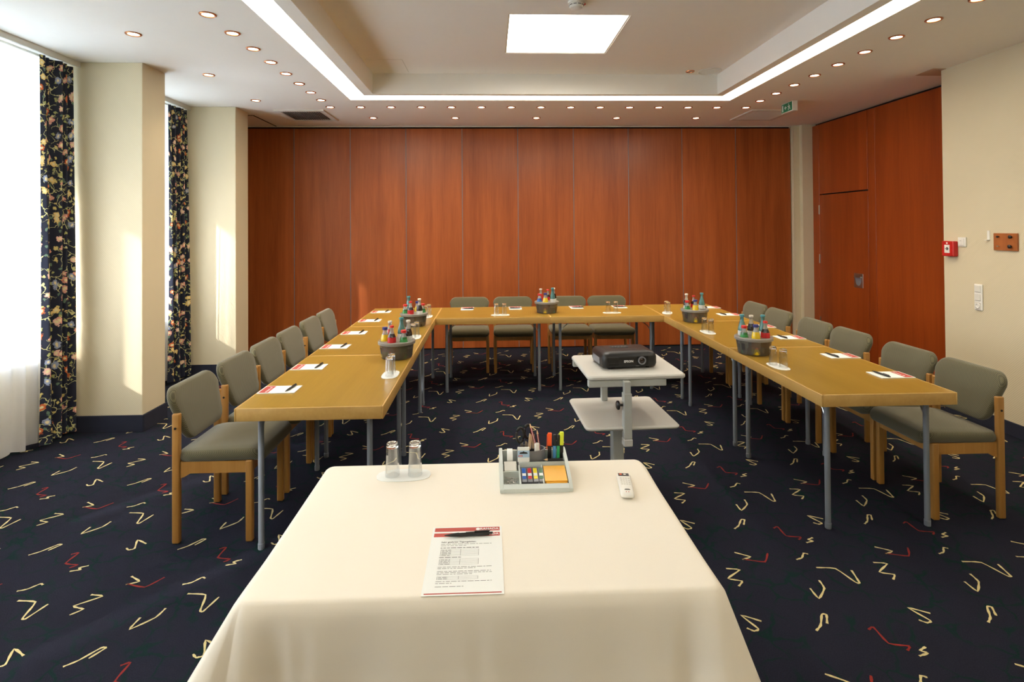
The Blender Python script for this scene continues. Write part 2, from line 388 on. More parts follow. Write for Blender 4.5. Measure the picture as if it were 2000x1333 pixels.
def mat4(ex, ey, o):
    ex = Vector(ex); ey = Vector(ey); ez = ex.cross(ey)
    return Matrix(((ex.x, ey.x, ez.x, o[0]), (ex.y, ey.y, ez.y, o[1]), (ex.z, ey.z, ez.z, o[2]), (0, 0, 0, 1)))
ORD = ['first', 'second', 'third', 'fourth', 'fifth', 'sixth', 'seventh', 'eighth', 'ninth', 'tenth', 'eleventh', 'twelfth', 'thirteenth', 'fourteenth', 'fifteenth', 'sixteenth']

# ------------------------------------------------------------------ the room
ZC, WB, YF = 3.01, 7.53, -2.4           # ceiling height, back wall, wall behind the camera
XL, XR, XP = -3.65, 4.03, 4.41          # window wall, beige right wall, recessed partition
CV = dict(x0=-1.47, x1=2.64, y1=5.97, y0=-1.4)
CI = dict(x0=-1.285, x1=2.475, y1=5.77, y0=-1.2)
RC = dict(x0=-1.18, x1=2.39, y1=5.70, y0=-1.1)
ZT = 3.22
COLS = [(4.64, 4.96), (6.31, 6.63), (2.74, 3.06), (1.07, 1.39), (-.60, -.28)]
BAYS = [(3.06, 4.64), (4.96, 6.31), (1.39, 2.74), (-.28, 1.07)]
XC = -2.83
def room():
    fl = struct('floor', box(B(), -3.95, 4.9, YF-.1, 7.8, -.1, 0), 'carpet')
    # carpet motifs: ribbons lying in the pile
    Mo = {'A': [(1.216, 2.756), (1.279, 2.715), (1.229, 2.695)], 'B': [(1.119, 2.629), (1.179, 2.616), (1.096, 2.555), (1.153, 2.533), (1.121, 2.498)],
          'C': [(1.575, 2.723), (1.557, 2.732), (1.527, 2.695), (1.492, 2.682)], 'D': [(1.551, 2.615), (1.637, 2.603), (1.665, 2.501), (1.681, 2.494), (1.704, 2.586)],
          'E': [(1.508, 2.522), (1.498, 2.465), (1.433, 2.399), (1.434, 2.468)], 'F': [(1.308, 2.211), (1.344, 2.24), (1.386, 2.301), (1.405, 2.3), (1.376, 2.248)],
          'G': [(1.114, 2.274), (1.047, 2.312), (1.081, 2.232), (1.057, 2.221), (1.036, 2.239)], 'I': [(1.678, 2.107), (1.643, 2.09), (1.663, 2.076), (1.619, 2.064)]}
    Re = {'Ar': [(1.231, 2.7), (1.329, 2.671), (1.378, 2.741)], 'H': [(1.521, 2.206), (1.55, 2.22), (1.549, 2.131), (1.619, 2.114), (1.595, 2.092)]}
    def cat(P, n=4):
        P = [Vector(p) for p in P]; out = []
        for i in range(len(P)-1):
            a, b, c, d = P[max(i-1, 0)], P[i], P[i+1], P[min(i+2, len(P)-1)]
            for k in range(n):
                t = k/n
                cr = .5*((2*b)+(c-a)*t+(2*a-5*b+4*c-d)*t*t+(3*b-a-3*c+d)*t**3)
                ln = b.lerp(c, t); out.append(ln.lerp(cr, .45))
        return out+[P[-1]]
    for nm, dd, mt in (('carpet_squiggle', Mo, 'motif_cream'), ('carpet_red_squiggle', Re, 'motif_red')):
        vs_, fs = [], []
        paths = [cat(p) for p in dd.values()]
        for i in range(-8, 6):
            for j in range(-7, 8):
                ox = .7295*i + .004*j; oy = .7575*j + .012*i
                for p in paths:
                    if not (-3.62 < p[0].x+ox < 4.45 and YF < p[0].y+oy < 7.45): continue
                    base = len(vs_)
                    for k, q in enumerate(p):
                        d = (p[min(k+1, len(p)-1)]-p[max(k-1, 0)]).normalized(); nrm = Vector((-d.y, d.x))
                        hw = .0042*(1+.3*math.sin(k*2.1+i+j))
                        for s in (1, -1):
                            r = q+nrm*hw*s
                            if -3.64 < r.x+ox < 4.4 or True: vs_.append((r.x+ox, r.y+oy, .0012))
                    for k in range(len(p)-1):
                        a = base+2*k; fs.append((a, a+1, a+3, a+2))
        me = bpy.data.meshes.new(nm); me.from_pydata(vs_, [], fs)
        o = link(nm, me, mt, fl); o['kind'] = 'stuff'
    # ceiling, with the raised tray
    bm = B()
    box(bm, -3.95, CV['x0'], YF-.1, 7.8, ZC, ZC+.1); box(bm, CV['x1'], 4.9, YF-.1, 7.8, ZC, ZC+.1)
    box(bm, CV['x0'], CV['x1'], CV['y1'], 7.8, ZC, ZC+.1); box(bm, CV['x0'], CV['x1'], YF-.1, CV['y0'], ZC, ZC+.1)
    ce = struct('ceiling', bm, 'ceiling')
    bm = B()
    a, b = CI, RC
    box(bm, a['x0'], b['x0'], a['y0'], a['y1'], ZC, ZT+.05); box(bm, b['x1'], a['x1'], a['y0'], a['y1'], ZC, ZT+.05)
    box(bm, b['x0'], b['x1'], b['y1'], a['y1'], ZC, ZT+.05); box(bm, b['x0'], b['x1'], a['y0'], b['y0'], ZC, ZT+.05)
    obj('tray_upstand', bm, 'ceiling', ce)
    # recessed light box in the tray
    lx0, lx1, ly0, ly1 = .152, 1.07, 4.1, 5.02
    bm = B()
    box(bm, CV['x0']-.05, lx0, CV['y0']-.05, CV['y1']+.05, ZT, ZT+.1); box(bm, lx1, CV['x1']+.05, CV['y0']-.05, CV['y1']+.05, ZT, ZT+.1)
    box(bm, lx0, lx1, CV['y0']-.05, ly0, ZT, ZT+.1); box(bm, lx0, lx1, ly1, CV['y1']+.05, ZT, ZT+.1)
    obj('tray_ceiling', bm, 'ceiling', ce)
    bm = B(); box(bm, -3.95, 4.9, YF-.1, 7.8, ZT+.24, ZT+.3); obj('ceiling_void_cover', bm, 'ceiling', ce)
    t = thing('ceiling_light_panel', 'square recessed light box glowing white in the raised ceiling tray', 'light panel', (.611, 4.56, ZT))
    hw, hd = (lx1-lx0)/2, (ly1-ly0)/2
    bm = B(); g = .012
    box(bm, -hw, -hw+g, -hd, hd, .004, .1); box(bm, hw-g, hw, -hd, hd, .004, .1); box(bm, -hw+g, hw-g, -hd, -hd+g, .004, .1); box(bm, -hw+g, hw-g, hd-g, hd, .004, .1)
    obj('light_well', bm, 'trim_white', t)
    bm = B(); box(bm, -hw+g, hw-g, -hd+g, hd-g, .1, .11); obj('diffuser', bm, 'panel_glow', t)
    # cove light strips
    g = .004
    a, b = CV, CI
    parts = [('left', [(a['x0'], a['y0']), (b['x0'], b['y0']), (b['x0'], b['y1']), (a['x0'], a['y1'])]), ('right', [(b['x1'], b['y0']), (a['x1'], a['y0']), (a['x1'], a['y1']), (b['x1'], b['y1'])]),
             ('back', [(a['x0'], a['y1']), (b['x0'], b['y1']), (b['x1'], b['y1']), (a['x1'], a['y1'])]), ('front', [(a['x0'], a['y0']), (a['x1'], a['y0']), (b['x1'], b['y0']), (b['x0'], b['y0'])])]
    lab = {'left': 'bright cove light strip running along the window side of the ceiling tray', 'right': 'bright cove light strip running along the door side of the ceiling tray',
           'back': 'bright cove light strip crossing parallel to the cherry panel wall', 'front': 'cove light strip closing the ceiling tray behind the viewer'}
    for k, pts in parts:
        tag(obj('cove_light', prism(B(), [(x, y, ZC+.006) for x, y in pts], (0, 0, .03)), 'cove_glow'), lab[k], 'cove light', 'cove lights around the ceiling tray')
    # back wall of cherry panels
    bm = B(); box(bm, -3.95, 4.9, WB+.05, WB+.2, 0, ZC)
    wb = struct('wall_back', bm, 'blackgap')
    seams = [-3.364, -2.609, -1.864, -1.120, -.363, .393, 1.154, 1.910, 2.655, 3.405, 4.178]
    for i, (x0, x1) in enumerate(zip(seams, seams[1:])):
        o = obj('panel', box(B(), x0+.004, x1-.004, WB, WB+.05, .012, ZC-.028, .002, 1), 'cherry', wb)
    for x in seams[1:-1]:
        obj('seam_strip', box(B(), x-.003, x+.003, WB-.001, WB+.04, .012, ZC-.028), 'legmetal', wb)
    obj('top_track', box(B(), -3.3, 4.18, WB-.03, WB-.005, ZC-.012, ZC), 'trim_white', wb)
    # piers at the far right, partition and door
    struct('wall_pier', merge(box(B(), 4.185, 4.27, 7.47, 7.6, 0, ZC), box(B(), 4.27, 4.5, 7.40, 7.6, 0, ZC)), 'wall')
    bm = B(); box(bm, XP+.05, XP+.2, 4.6, 7.5, 0, ZC); wp = struct('wall_partition', bm, 'blackgap')
    obj('panel', box(B(), XP, XP+.05, 7.255, 7.398, .01, ZC-.03, .002, 1), 'cherry_dark', wp)
    obj('panel', box(B(), XP, XP+.05, 6.305, 7.247, 2.052, ZC-.03, .002, 1), 'cherry_dark', wp)
    obj('panel', box(B(), XP, XP+.05, 6.175, 6.297, .01, ZC-.03, .002, 1), 'cherry_dark', wp)
    obj('panel', box(B(), XP, XP+.05, 4.8, 6.169, .01, ZC-.03, .002, 1), 'cherry_dark', wp)
    d = struct('door_1', box(B(), XP, XP+.045, 6.305, 7.247, .01, 2.036, .002, 1), 'cherry_dark')
    for z in (1.843, 1.19, .36):
        obj('hinge', tube(B(), [(XP-.006, 7.251, z-.06), (XP-.006, 7.251, z+.06)], .008, 8), 'steel', d, True)
    hm = obj('handle_plate', box(B(), XP-.003, XP+.002, 6.405, 6.565, .885, 1.055, .002, 1), 'steel', d)
    pts = [(XP-.003, 6.485+.058*math.cos(a), 1.01+.105*math.sin(a)) for a in [PI+PI*k/14 for k in range(15)]]
    obj('handle_recess_shade', prism(B(), pts, (-.0012, 0, 0)), 'orgdark', hm)  # flat half-disc; shade of the recess is put into its dark colour
    obj('handle_grip', tube(B(), [(XP-.012, 6.425, 1.015), (XP-.02, 6.485, 1.012), (XP-.012, 6.545, 1.015)], .009, 8), 'steel', hm, True)
    # beige right wall
    wr = struct('wall_right', box(B(), XR, 4.9, YF-.1, 4.78, 0, ZC), 'wall')
    bb = struct('baseboard_right', box(B(), XR-.014, XR, YF, 4.782, 0, .105, .003, 1), 'baseboard')
    struct('wall_front', box(B(), -3.95, 4.9, YF-.2, YF, 0, ZC), 'wall')
    # window wall and columns
    bm = B(); xo = XL-.22
    edges = [YF-.1]
    ys = sorted(BAYS)
    prev = YF-.1
    for a_, b_ in ys:
        a2, b2 = a_+.03, b_-.10
        box(bm, xo, XL, prev, a2, 0, ZC)
        box(bm, xo, XL, a2, b2, 0, .72); box(bm, xo, XL, a2, b2, 2.97, ZC)
        prev = b2
    box(bm, xo, XL, prev, 7.8, 0, ZC)
    struct('wall_left', bm, 'wall')
    for i, (a_, b_) in enumerate(COLS):
        struct('wall_column', box(B(), XL-.02, XC, a_, b_, 0, ZC, .006, 2), 'wall')
        bm = B(); box(bm, XL, XC+.014, a_-.014, a_, 0, .135, .003, 1); box(bm, XC, XC+.014, a_, b_, 0, .135, .003, 1); box(bm, XL, XC+.014, b_, b_+.014, 0, .135, .003, 1)
        struct('baseboard_column', bm, 'baseboard')
    # windows
    for i, (a_, b_) in enumerate(BAYS):
        a2, b2 = a_+.03, b_-.10; xg = XL-.12
        bm = B(); fwid = .06
        for y0, y1, z0, z1 in ((a2, a2+fwid, .72, 2.97), (b2-fwid, b2, .72, 2.97), (a2, b2, .72, .72+fwid), (a2, b2, 2.97-fwid, 2.97), (a2, b2, 2.50, 2.56), ((a2+b2)/2-.035, (a2+b2)/2+.035, .72, 2.5), (b2-.27, b2-.22, 2.5, 2.97)):
            box(bm, xg-.03, xg+.03, y0, y1, z0, z1)
        wo = struct('window_%d' % (i+1), bm, 'trim_white')
        mid = (a2+b2)/2
        for y0, y1, z0, z1 in ((a2+fwid, mid-.035, .78, 2.5), (mid+.035, b2-fwid, .78, 2.5), (a2+fwid, b2-.27, 2.56, 2.91), (b2-.22, b2-fwid, 2.56, 2.91)):
            obj('pane', box(B(), xg-.003, xg+.003, y0, y1, z0, z1), 'pane', wo)
        obj('sill', box(B(), XL-.05, XL+.12, a2-.02, b2+.02, .68, .718, .006, 2), 'trim_white', wo)
        ld = bpy.data.lights.new('window_portal', 'AREA'); ld.shape = 'RECTANGLE'; ld.size = 2.2; ld.size_y = b2-a2; ld.cycles.is_portal = True
        lo = bpy.data.objects.new('window_portal', ld); COL.objects.link(lo); lo.location = (XL-.23, mid, 1.84); lo.rotation_euler = (0, -PI/2, 0)
    struct('sun_block_slab_1', box(B(), -5.0, XL-.22, YF, 8.5, 2.86, 3.05), 'ceiling')     # unseen slab outside, added to cut high sun and darken the upper panes
room()

# ------------------------------------------------------------------ curtains
def curtain(name, label, cat, x0, y0, y1, z0, z1, folds, amp, mat, hemdip=0, group=None, seed=0, density=8):
    rnd = random.Random(seed)
    n = int(folds*density); ph = [rnd.uniform(-.5, .5) for _ in range(40)]
    cols = []; s = 0; lastp = None
    zs = [z0+(z1-z0)*k/14 for k in range(15)]
    bm = B(); uvl = bm.loops.layers.uv.new('UVMap')
    grid = []; us = []
    for i in range(n+1):
        u = i/n; y = y0+(y1-y0)*u
        ang = 2*PI*folds*u+.9*math.sin(2*PI*u*2.3+seed)
        a = amp*(.7+.3*math.sin(u*17+seed*2))
        x = x0+a*math.sin(ang)
        p = (x, y)
        if lastp: s += math.hypot(x-lastp[0], y-lastp[1])
        lastp = p; us.append(s)
        col = []
        for k, z in enumerate(zs):
            t = k/14; kk = .55+.45*(1-t)
            xx = x0+(x-x0)*kk+.012*math.sin(t*3+u*8)
            yy = y+.01*math.sin(t*4+u*11)*(1-t)
            zz = z+(hemdip*math.sin(ang*.5+u*5)*(1-t) if k == 0 else 0)
            col.append(bm.verts.new((xx, yy, zz)))
        grid.append(col)
    for i in range(n):
        for k in range(14):
            f = bm.faces.new((grid[i][k], grid[i+1][k], grid[i+1][k+1], grid[i][k+1]))
            for lp, (ii, kk) in zip(f.loops, ((i, k), (i+1, k), (i+1, k+1), (i, k+1))): lp[uvl].uv = (us[ii]+seed*1.37, zs[kk])
    o = obj(name, bm, mat, None, True, 3)
    return tag(o, label, cat, group)
def curtains():
    SH = ['sheer white curtain over the window nearest the viewer at the left edge', 'sheer white curtain in the bay between the two cream columns', 'sheer white curtain in the bay beside the foreground, out to the left', 'sheer white curtain in the hindmost bay, left of and behind the viewer']
    for i, (a, b) in enumerate(BAYS):
        curtain('sheer_curtain', SH[i], 'curtain', -3.44, a+.02, b-.03, .03, 2.955, 14, .035, 'sheer', .012, 'sheer window curtains', i)
        r = thing('curtain_rail', ['white double curtain rail above the window at the left edge', 'white double curtain rail between the two cream columns', 'white curtain rail over the bay left of the foreground', 'white curtain rail over the hindmost bay'][i], 'curtain rail', (0, 0, 0), 0, 'ceiling curtain rails')
        r.location = (-3.395, (a+b)/2, ZC); h = (b-a)/2
        obj('rail_body', merge(box(B(), -.085, .065, -h, h, -.018, 0, .002, 1)), 'trim_white', r)
        obj('track', box(B(), -.07, -.055, -h, h, -.034, -.018), 'white', r); obj('track', box(B(), .02, .035, -h, h, -.034, -.018), 'white', r)
        obj('rail_lip', box(B(), .065, .075, -h, h, -.045, 0, .002, 1), 'trim_white', r)
    curtain('floral_curtain', 'dark navy floral curtain gathered beside the nearer cream column', 'curtain', -3.36, 4.27, 4.615, .035, 2.96, 4.5, .055, 'floral', .006, 'floral drapes', 3, 14)
    curtain('floral_curtain', 'dark navy floral curtain gathered beside the farther cream column', 'curtain', -3.36, 5.96, 6.29, .035, 2.96, 4.5, .055, 'floral', .006, 'floral drapes', 5, 14)
curtains()

# ------------------------------------------------------------------ ceiling fittings
def downlight():
    t = thing('downlight', 'x', 'downlight', (0, 0, ZC), 0, 'recessed ceiling downlights')
    bm = B()
    prof = [(.052, 0), (.052, -.004), (.046, -.008), (.037, -.006), (.036, .0)]
    lathe(bm, prof, 22, close_top=False, close_bot=False); obj('trim_ring', bm, 'copper', t, True)
    bm = B(); lathe(bm, [(.0, -.0045), (.028, -.004), (.0365, -.0015)], 18, close_top=False); obj('bulb_face', bm, 'bulb_glow', t, True)
    return t
def fittings():
    first = [downlight()]; used = [False]
    def put(x, y, label, spot=None, power=1.0):
        if not used[0]: o = first[0]; o.location = (x, y, ZC); o['label'] = label; used[0] = True
        else: o = dup(first[0], (x, y, ZC), 0, label, 'recessed ceiling downlights')
        ld = bpy.data.lights.new('downlight_beam', 'SPOT'); ld.energy = SPOT_W*power; ld.color = (1, .80, .56); ld.spot_size = 1.75; ld.spot_blend = 1; ld.shadow_soft_size = .03
        lo = bpy.data.objects.new('downlight_beam', ld); COL.objects.link(lo); lo.location = (0, 0, -.03); lo.parent = o
    s, x0, y0 = .3403, -1.783, 6.312
    for i in range(15):
        put(x0+s*i, y0, '%s downlight from the left in the long row parallel to the panel wall' % ORD[i].capitalize())
    for i in range(1, 9):
        put(x0, y0-s*i, 'downlight in the row along the window-side light strip, %s out from the back corner' % ORD[i-1])
    for i in range(1, 10):
        put(x0+14*s, y0-s*i, 'downlight in the row along the door-side light strip, %s out from the back corner' % ORD[i-1])
    for i in range(5):
        put(-1.43+1.0143*i, 6.93, 'downlight close to the cherry panels, %s from the left of five' % ORD[i], power=2.2)
    for i, (y, n) in enumerate(((3.958, 'nearest the viewer of three'), (5.0, 'middle one of three'), (5.99, 'farthest of three'))):
        put(-2.475, y, 'downlight near the window columns, %s' % n)
    # grilles
    for x0, x1, y0, y1, lab in ((-2.475, -1.90, 6.465, 7.09, 'dark slatted ceiling air vent near the left end of the panel wall'), (3.11, 3.66, 6.43, 7.04, 'slatted ceiling air vent at the right, beside the exit sign')):
        cx, cy, w_, d_ = (x0+x1)/2, (y0+y1)/2, x1-x0, y1-y0
        t = thing('ceiling_vent', lab, 'air vent', (cx, cy, ZC), 0, 'ceiling air vents')
        obj('backing', box(B(), -w_/2+.03, w_/2-.03, -d_/2+.03, d_/2-.03, -.0015, 0), 'blackgap', t)
        bm = B(); f = .055
        box(bm, -w_/2, -w_/2+f, -d_/2, d_/2, -.014, 0); box(bm, w_/2-f, w_/2, -d_/2, d_/2, -.014, 0); box(bm, -w_/2+f, w_/2-f, -d_/2, -d_/2+f, -.014, 0); box(bm, -w_/2+f, w_/2-f, d_/2-f, d_/2, -.014, 0)
        obj('frame', bm, 'trim_white', t)
        n = 17; sm = None
        for i in range(n):
            x = -w_/2+f+(w_-2*f)*(i+.5)/n
            if sm is None:
                bm = B(); prism(bm, [(-.011, -d_/2+f, -.002), (-.007, -d_/2+f, -.002), (.008, -d_/2+f, -.015), (.004, -d_/2+f, -.015)], (0, d_-2*f, 0)); so_ = obj('slat', bm, 'trim_white', t); sm = so_.data
            else: so_ = bpy.data.objects.new('slat', sm); COL.objects.link(so_); so_.parent = t
            so_.location = (x, 0, 0)
    # hatches
    t = thing('ceiling_hatch', 'ceiling hatch with dark joint in the corner above the far column', 'hatch', (-3.1, 7.13, ZC))
    obj('plate', box(B(), -.5, .262, -.34, .36, -.004, 0), 'ceiling', t)
    obj('joint', merge(box(B(), .262, .275, -.35, .37, -.005, 0), box(B(), -.5, .262, -.352, -.342, -.005, 0)), 'blackgap', t)
    t = thing('ceiling_hatch', 'flush inspection hatch in the near left back corner of the tray', 'hatch', (-.98, 5.44, ZT))
    obj('plate', box(B(), -.17, .17, -.22, .2, -.002, 0), 'ceiling', t)
    obj('joint', merge(box(B(), .17, .175, -.22, .2, -.0025, 0), box(B(), -.17, .17, -.225, -.22, -.0025, 0)), 'trim_white', t)
    t = thing('ceiling_plate', 'brownish blank cover plate on the ceiling above the fire alarm', 'cover plate', (3.99, 4.83, ZC))
    obj('plate', prism(B(), [(-.07, .11, -.004), (-.08, -.11, -.004), (.035, -.11, -.004), (.2, .11, -.004)], (0, 0, .004)), 'beige', t)
    # smoke detector
    t = thing('smoke_detector', 'round white smoke detector at the top edge of the picture', 'smoke detector', (.62, 3.86, ZT))
    obj('base', lathe(B(), [(.058, 0), (.058, -.014), (.052, -.018), (0, -.018)], 24), 'white', t, True)
    hd = obj('sensor_head', lathe(B(), [(.05, -.018), (.05, -.034), (.044, -.046), (.03, -.052), (.0, -.054)], 24), 'white', t, True)
    for k in range(10):
        a = 2*PI*k/10
        bm = B(); box(bm, .0445, .0515, -.011, .011, -.031, -.027); bm.transform(Matrix.Rotation(a, 4, 'Z')); obj('slot', bm, 'black', hd)
    bm = B(); box(bm, .058, .073, -.02, .02, -.01, 0); bm.transform(Matrix.Rotation(.6, 4, 'Z')); obj('tag', bm, 'redprint', t)
    # loudspeaker and small spot
    t = thing('ceiling_speaker', 'flat round white ceiling loudspeaker in the back right corner of the tray', 'speaker', (2.26, 5.57, ZT))
    obj('rim', lathe(B(), [(.118, 0), (.118, -.006), (.108, -.01), (.1, -.004)], 32, close_top=False), 'trim_white', t, True); obj('grille', lathe(B(), [(.102, -.0035), (.06, -.006), (0, -.007)], 32), 'white', t, True)
    t = thing('tray_spotlight', 'tiny brass ceiling spotlight beside the round loudspeaker', 'spotlight', (2.06, 5.58, ZT))
    obj('ring', lathe(B(), [(.045, 0), (.042, -.008), (.03, -.008), (.028, -.001)], 20, close_top=False), 'copper', t, True); obj('lens', lathe(B(), [(.029, -.002), (0, -.003)], 18), 'steel', t, True)
    # exit sign
    t = thing('exit_sign', 'green emergency exit sign on a white box hanging from the ceiling', 'exit sign', (3.365, 6.075, ZC))
    obj('housing', box(B(), -.03, .03, -.115, .115, -.108, 0, .003, 1), 'white', t)
    fc = obj('sign_face', box(B(), -.0325, -.03, -.108, .108, -.1, -.006), 'green', t)
    bm = B()
    def sq(y0, y1, z0, z1): prism(bm, [(-.0325, y0, z0), (-.0325, y1, z0), (-.0325, y1, z1), (-.0325, y0, z1)], (-.0006, 0, 0))
    def ln(pts, w_):
        for (a, b), (c, d) in zip(pts, pts[1:]):
            dx, dz = c-a, d-b; L = math.hypot(dx, dz); nx, nz = -dz/L*w_/2, dx/L*w_/2
            prism(bm, [(-.0325, a+nx, b+nz), (-.0325, c+nx, d+nz), (-.0325, c-nx, d-nz), (-.0325, a-nx, b-nz)], (-.0006, 0, 0))
    sq(.072, .092, -.09, -.018)                                  # doorway
    ln([(.038, -.053), (-.002, -.053)], .01); ln([(.022, -.036), (.04, -.053), (.022, -.07)], .01)     # arrow
    ln([(-.045, -.038), (-.05, -.06)], .016); ln([(-.05, -.06), (-.034, -.074), (-.042, -.09)], .009); ln([(-.05, -.06), (-.062, -.074), (-.078, -.076)], .009)
    ln([(-.046, -.04), (-.03, -.05), (-.02, -.044)], .007); ln([(-.046, -.04), (-.064, -.046), (-.07, -.058)], .007); sq(-.05, -.036, -.031, -.017)
    obj('pictogram', bm, 'glassmark', fc)
fittings()

# ------------------------------------------------------------------ things on the right wall
def wall_items():
    RY = lambda y, z: (XR, y, z)
    def T(name, label, cat, y, z):
        return thing(name, label, cat, RY(y, z))
    # local axes: -x out of the wall, y along it (towards the viewer is -y)
    t = T('fire_alarm', 'red fire alarm call point at the edge of the cherry partition', 'fire alarm', 4.69, 1.425)
    obj('housing', box(B(), -.045, 0, -.062, .062, -.066, .066, .008, 2), 'red', t)
    pl = obj('glass_plate', box(B(), -.047, -.044, -.024, .03, -.036, .034), 'white', t)
    bm = B(); box(bm, -.049, -.0465, -.007, .007, -.012, .014, .002, 1); obj('button', bm, 'black', pl)
    bm = B(); prism(bm, [(-.0475, .024, 0), (-.0475, .013, .006), (-.0475, .013, -.006)], (-.0006, 0, 0)); prism(bm, [(-.0475, -.019, 0), (-.0475, -.01, .006), (-.0475, -.01, -.006)], (-.0006, 0, 0)); obj('arrow_marks', bm, 'black', pl)
    bm = B(); box(bm, -.0465, -.044, -.003, .012, .042, .056, .001, 1); obj('emblem', bm, 'white', t)
    t = T('light_switch', 'single square white wall switch right of the red fire alarm', 'switch', 4.58, 1.486)
    obj('plate', box(B(), -.012, 0, -.04, .04, -.04, .04, .004, 2), 'white', t)
    rk = obj('rocker', box(B(), -.018, -.011, -.025, .03, -.03, .03, .002, 1), 'white', t)
    obj('mark', merge(box(B(), -.0185, -.0178, -.002, .006, .008, .012), box(B(), -.0185, -.0178, .009, .013, .008, .012)), 'ink', rk)
    t = T('switch_panel', 'upright white panel with two rockers and a round socket on the beige wall', 'switch', 4.43, 1.035)
    obj('plate', box(B(), -.012, 0, -.038, .038, -.108, .108, .006, 2), 'white', t)
    for z in (.07, 0): obj('rocker', box(B(), -.018, -.011, -.026, .026, z-.028, z+.028, .003, 1), 'trim_white', t)
    s_ = obj('socket', box(B(), -.015, -.011, -.026, .026, -.098, -.042, .004, 1), 'trim_white', t)
    bm = B(); lathe(bm, [(.021, 0), (.021, .006), (.016, .006), (.014, .002), (0, .002)], 20); bm.transform(mat4((0, 0, 1), (0, 1, 0), (-.014, 0, -.07))); obj('socket_ring', bm, 'white', s_, True)
    t = T('hook_board', 'small brown wooden board with four dark hooks at the right edge', 'hook board', 4.18, 1.497)
    obj('board', box(B(), -.014, 0, -.1, .1, -.068, .068, .002, 1), 'board', t)
    for y, z, r in ((.05, .04, .008), (-.055, .04, .013), (.05, -.035, .006), (-.05, -.035, .014)):
        bm = B(); lathe(bm, [(r*.5, 0), (r*.5, .008), (r, .012), (r, .02), (r*.6, .024), (0, .025)], 12); bm.transform(mat4((0, 0, 1), (0, 1, 0), (-.013, y, z))); obj('peg', bm, 'black' if r > .007 else 'steel', t, True)
    t = T('wall_bracket', 'tiny cream angle bracket left of the brown hook board', 'bracket', 4.335, 1.53)
    obj('plate', box(B(), -.004, 0, -.012, .012, -.02, .055, .001, 1), 'white', t); obj('shelf', box(B(), -.03, 0, -.012, .012, -.024, -.02), 'white', t)
wall_items()

# ------------------------------------------------------------------ tables
TL, TW, TH, TT = 1.134, .735, .75, .064
def make_table():
    """length along local y, width along x, origin at the floor under its middle"""
    t = thing('folding_table', 'x', 'table', (0, 0, 0), 0, 'folding meeting tables')
    hx, hy = TW/2-.001, TL/2-.001
    obj('tabletop', box(B(), -hx+.009, hx-.009, -hy+.009, hy-.009, TH-.012, TH-.0004), 'table', t)
    for x0, x1, y0, y1 in ((-hx, -hx+.009, -hy, hy), (hx-.009, hx, -hy, hy), (-hx+.009, hx-.009, -hy, -hy+.009), (-hx+.009, hx-.009, hy-.009, hy)):
        obj('edge_board', box(B(), x0, x1, y0, y1, TH-TT, TH, .0028, 2), 'table_edge', t, True)
    bm = B(); box(bm, -hx+.0095, hx-.0095, -hy+.0095, hy-.0095, TH-.035, TH-.0125); obj('core', bm, 'table_edge', t)
    lg = None
    for sx in (-1, 1):
        for sy in (-1, 1):
            if lg is None:
                lg = obj('leg', lathe(B(), [(.0155, 0), (.0165, .003), (.0165, .03), (.0145, .031), (.0145, TH-.036)], 14), 'legmetal', t, True); l_ = lg
            else: l_ = bpy.data.objects.new('leg', lg.data); COL.objects.link(l_); l_.parent = t
            l_.location = (sx*(hx-.09), sy*(hy-.105), 0)
            x = sx*(hx-.09); y = sy*(hy-.105)
            obj('brace', tube(B(), [(x, y-sy*.014, .60), (x, y-sy*.035, .635), (x, y-sy*.1, .685), (x, y-sy*.22, TH-.036)], .0048, 6), 'steel', t, True)
    for sy in (-1, 1): obj('leg_bar', tube(B(), [(-hx+.09, sy*(hy-.105), TH-.05), (hx-.09, sy*(hy-.105), TH-.05)], .012, 8), 'legmetal', t, True)
    return t
LX, RX, L0, R0 = -.902, 2.096, 2.803, 2.846
BY = 5.469+TW/2
def tables():
    t0 = make_table(); first = [True]
    lab = []
    for side, X, Y0 in (('window', LX, L0), ('door', RX, R0)):
        for i, n in enumerate(('nearest to the viewer', 'middle one', 'farthest, in the back corner')):
            lab.append((X, Y0+TL*(i+.5), 0, 'beech folding table in the %s-side row, %s' % (side, n)))
    m = (LX+TW/2+RX-TW/2)/2
    lab.append((m-.5665, BY, PI/2, 'beech folding table in the back row, left one of the two'))
    lab.append((m+.5665, BY, PI/2, 'beech folding table in the back row, right one behind the projector'))
    lab.append((-.02, 1.722, PI/2, 'folding table hidden under the cream tablecloth in the foreground'))
    for x, y, rz, l in lab:
        if first[0]: t0.location = (x, y, 0); t0.rotation_euler = (0, 0, rz); t0['label'] = l; first[0] = False
        else: dup(t0, (x, y, 0), rz, l)
tables()

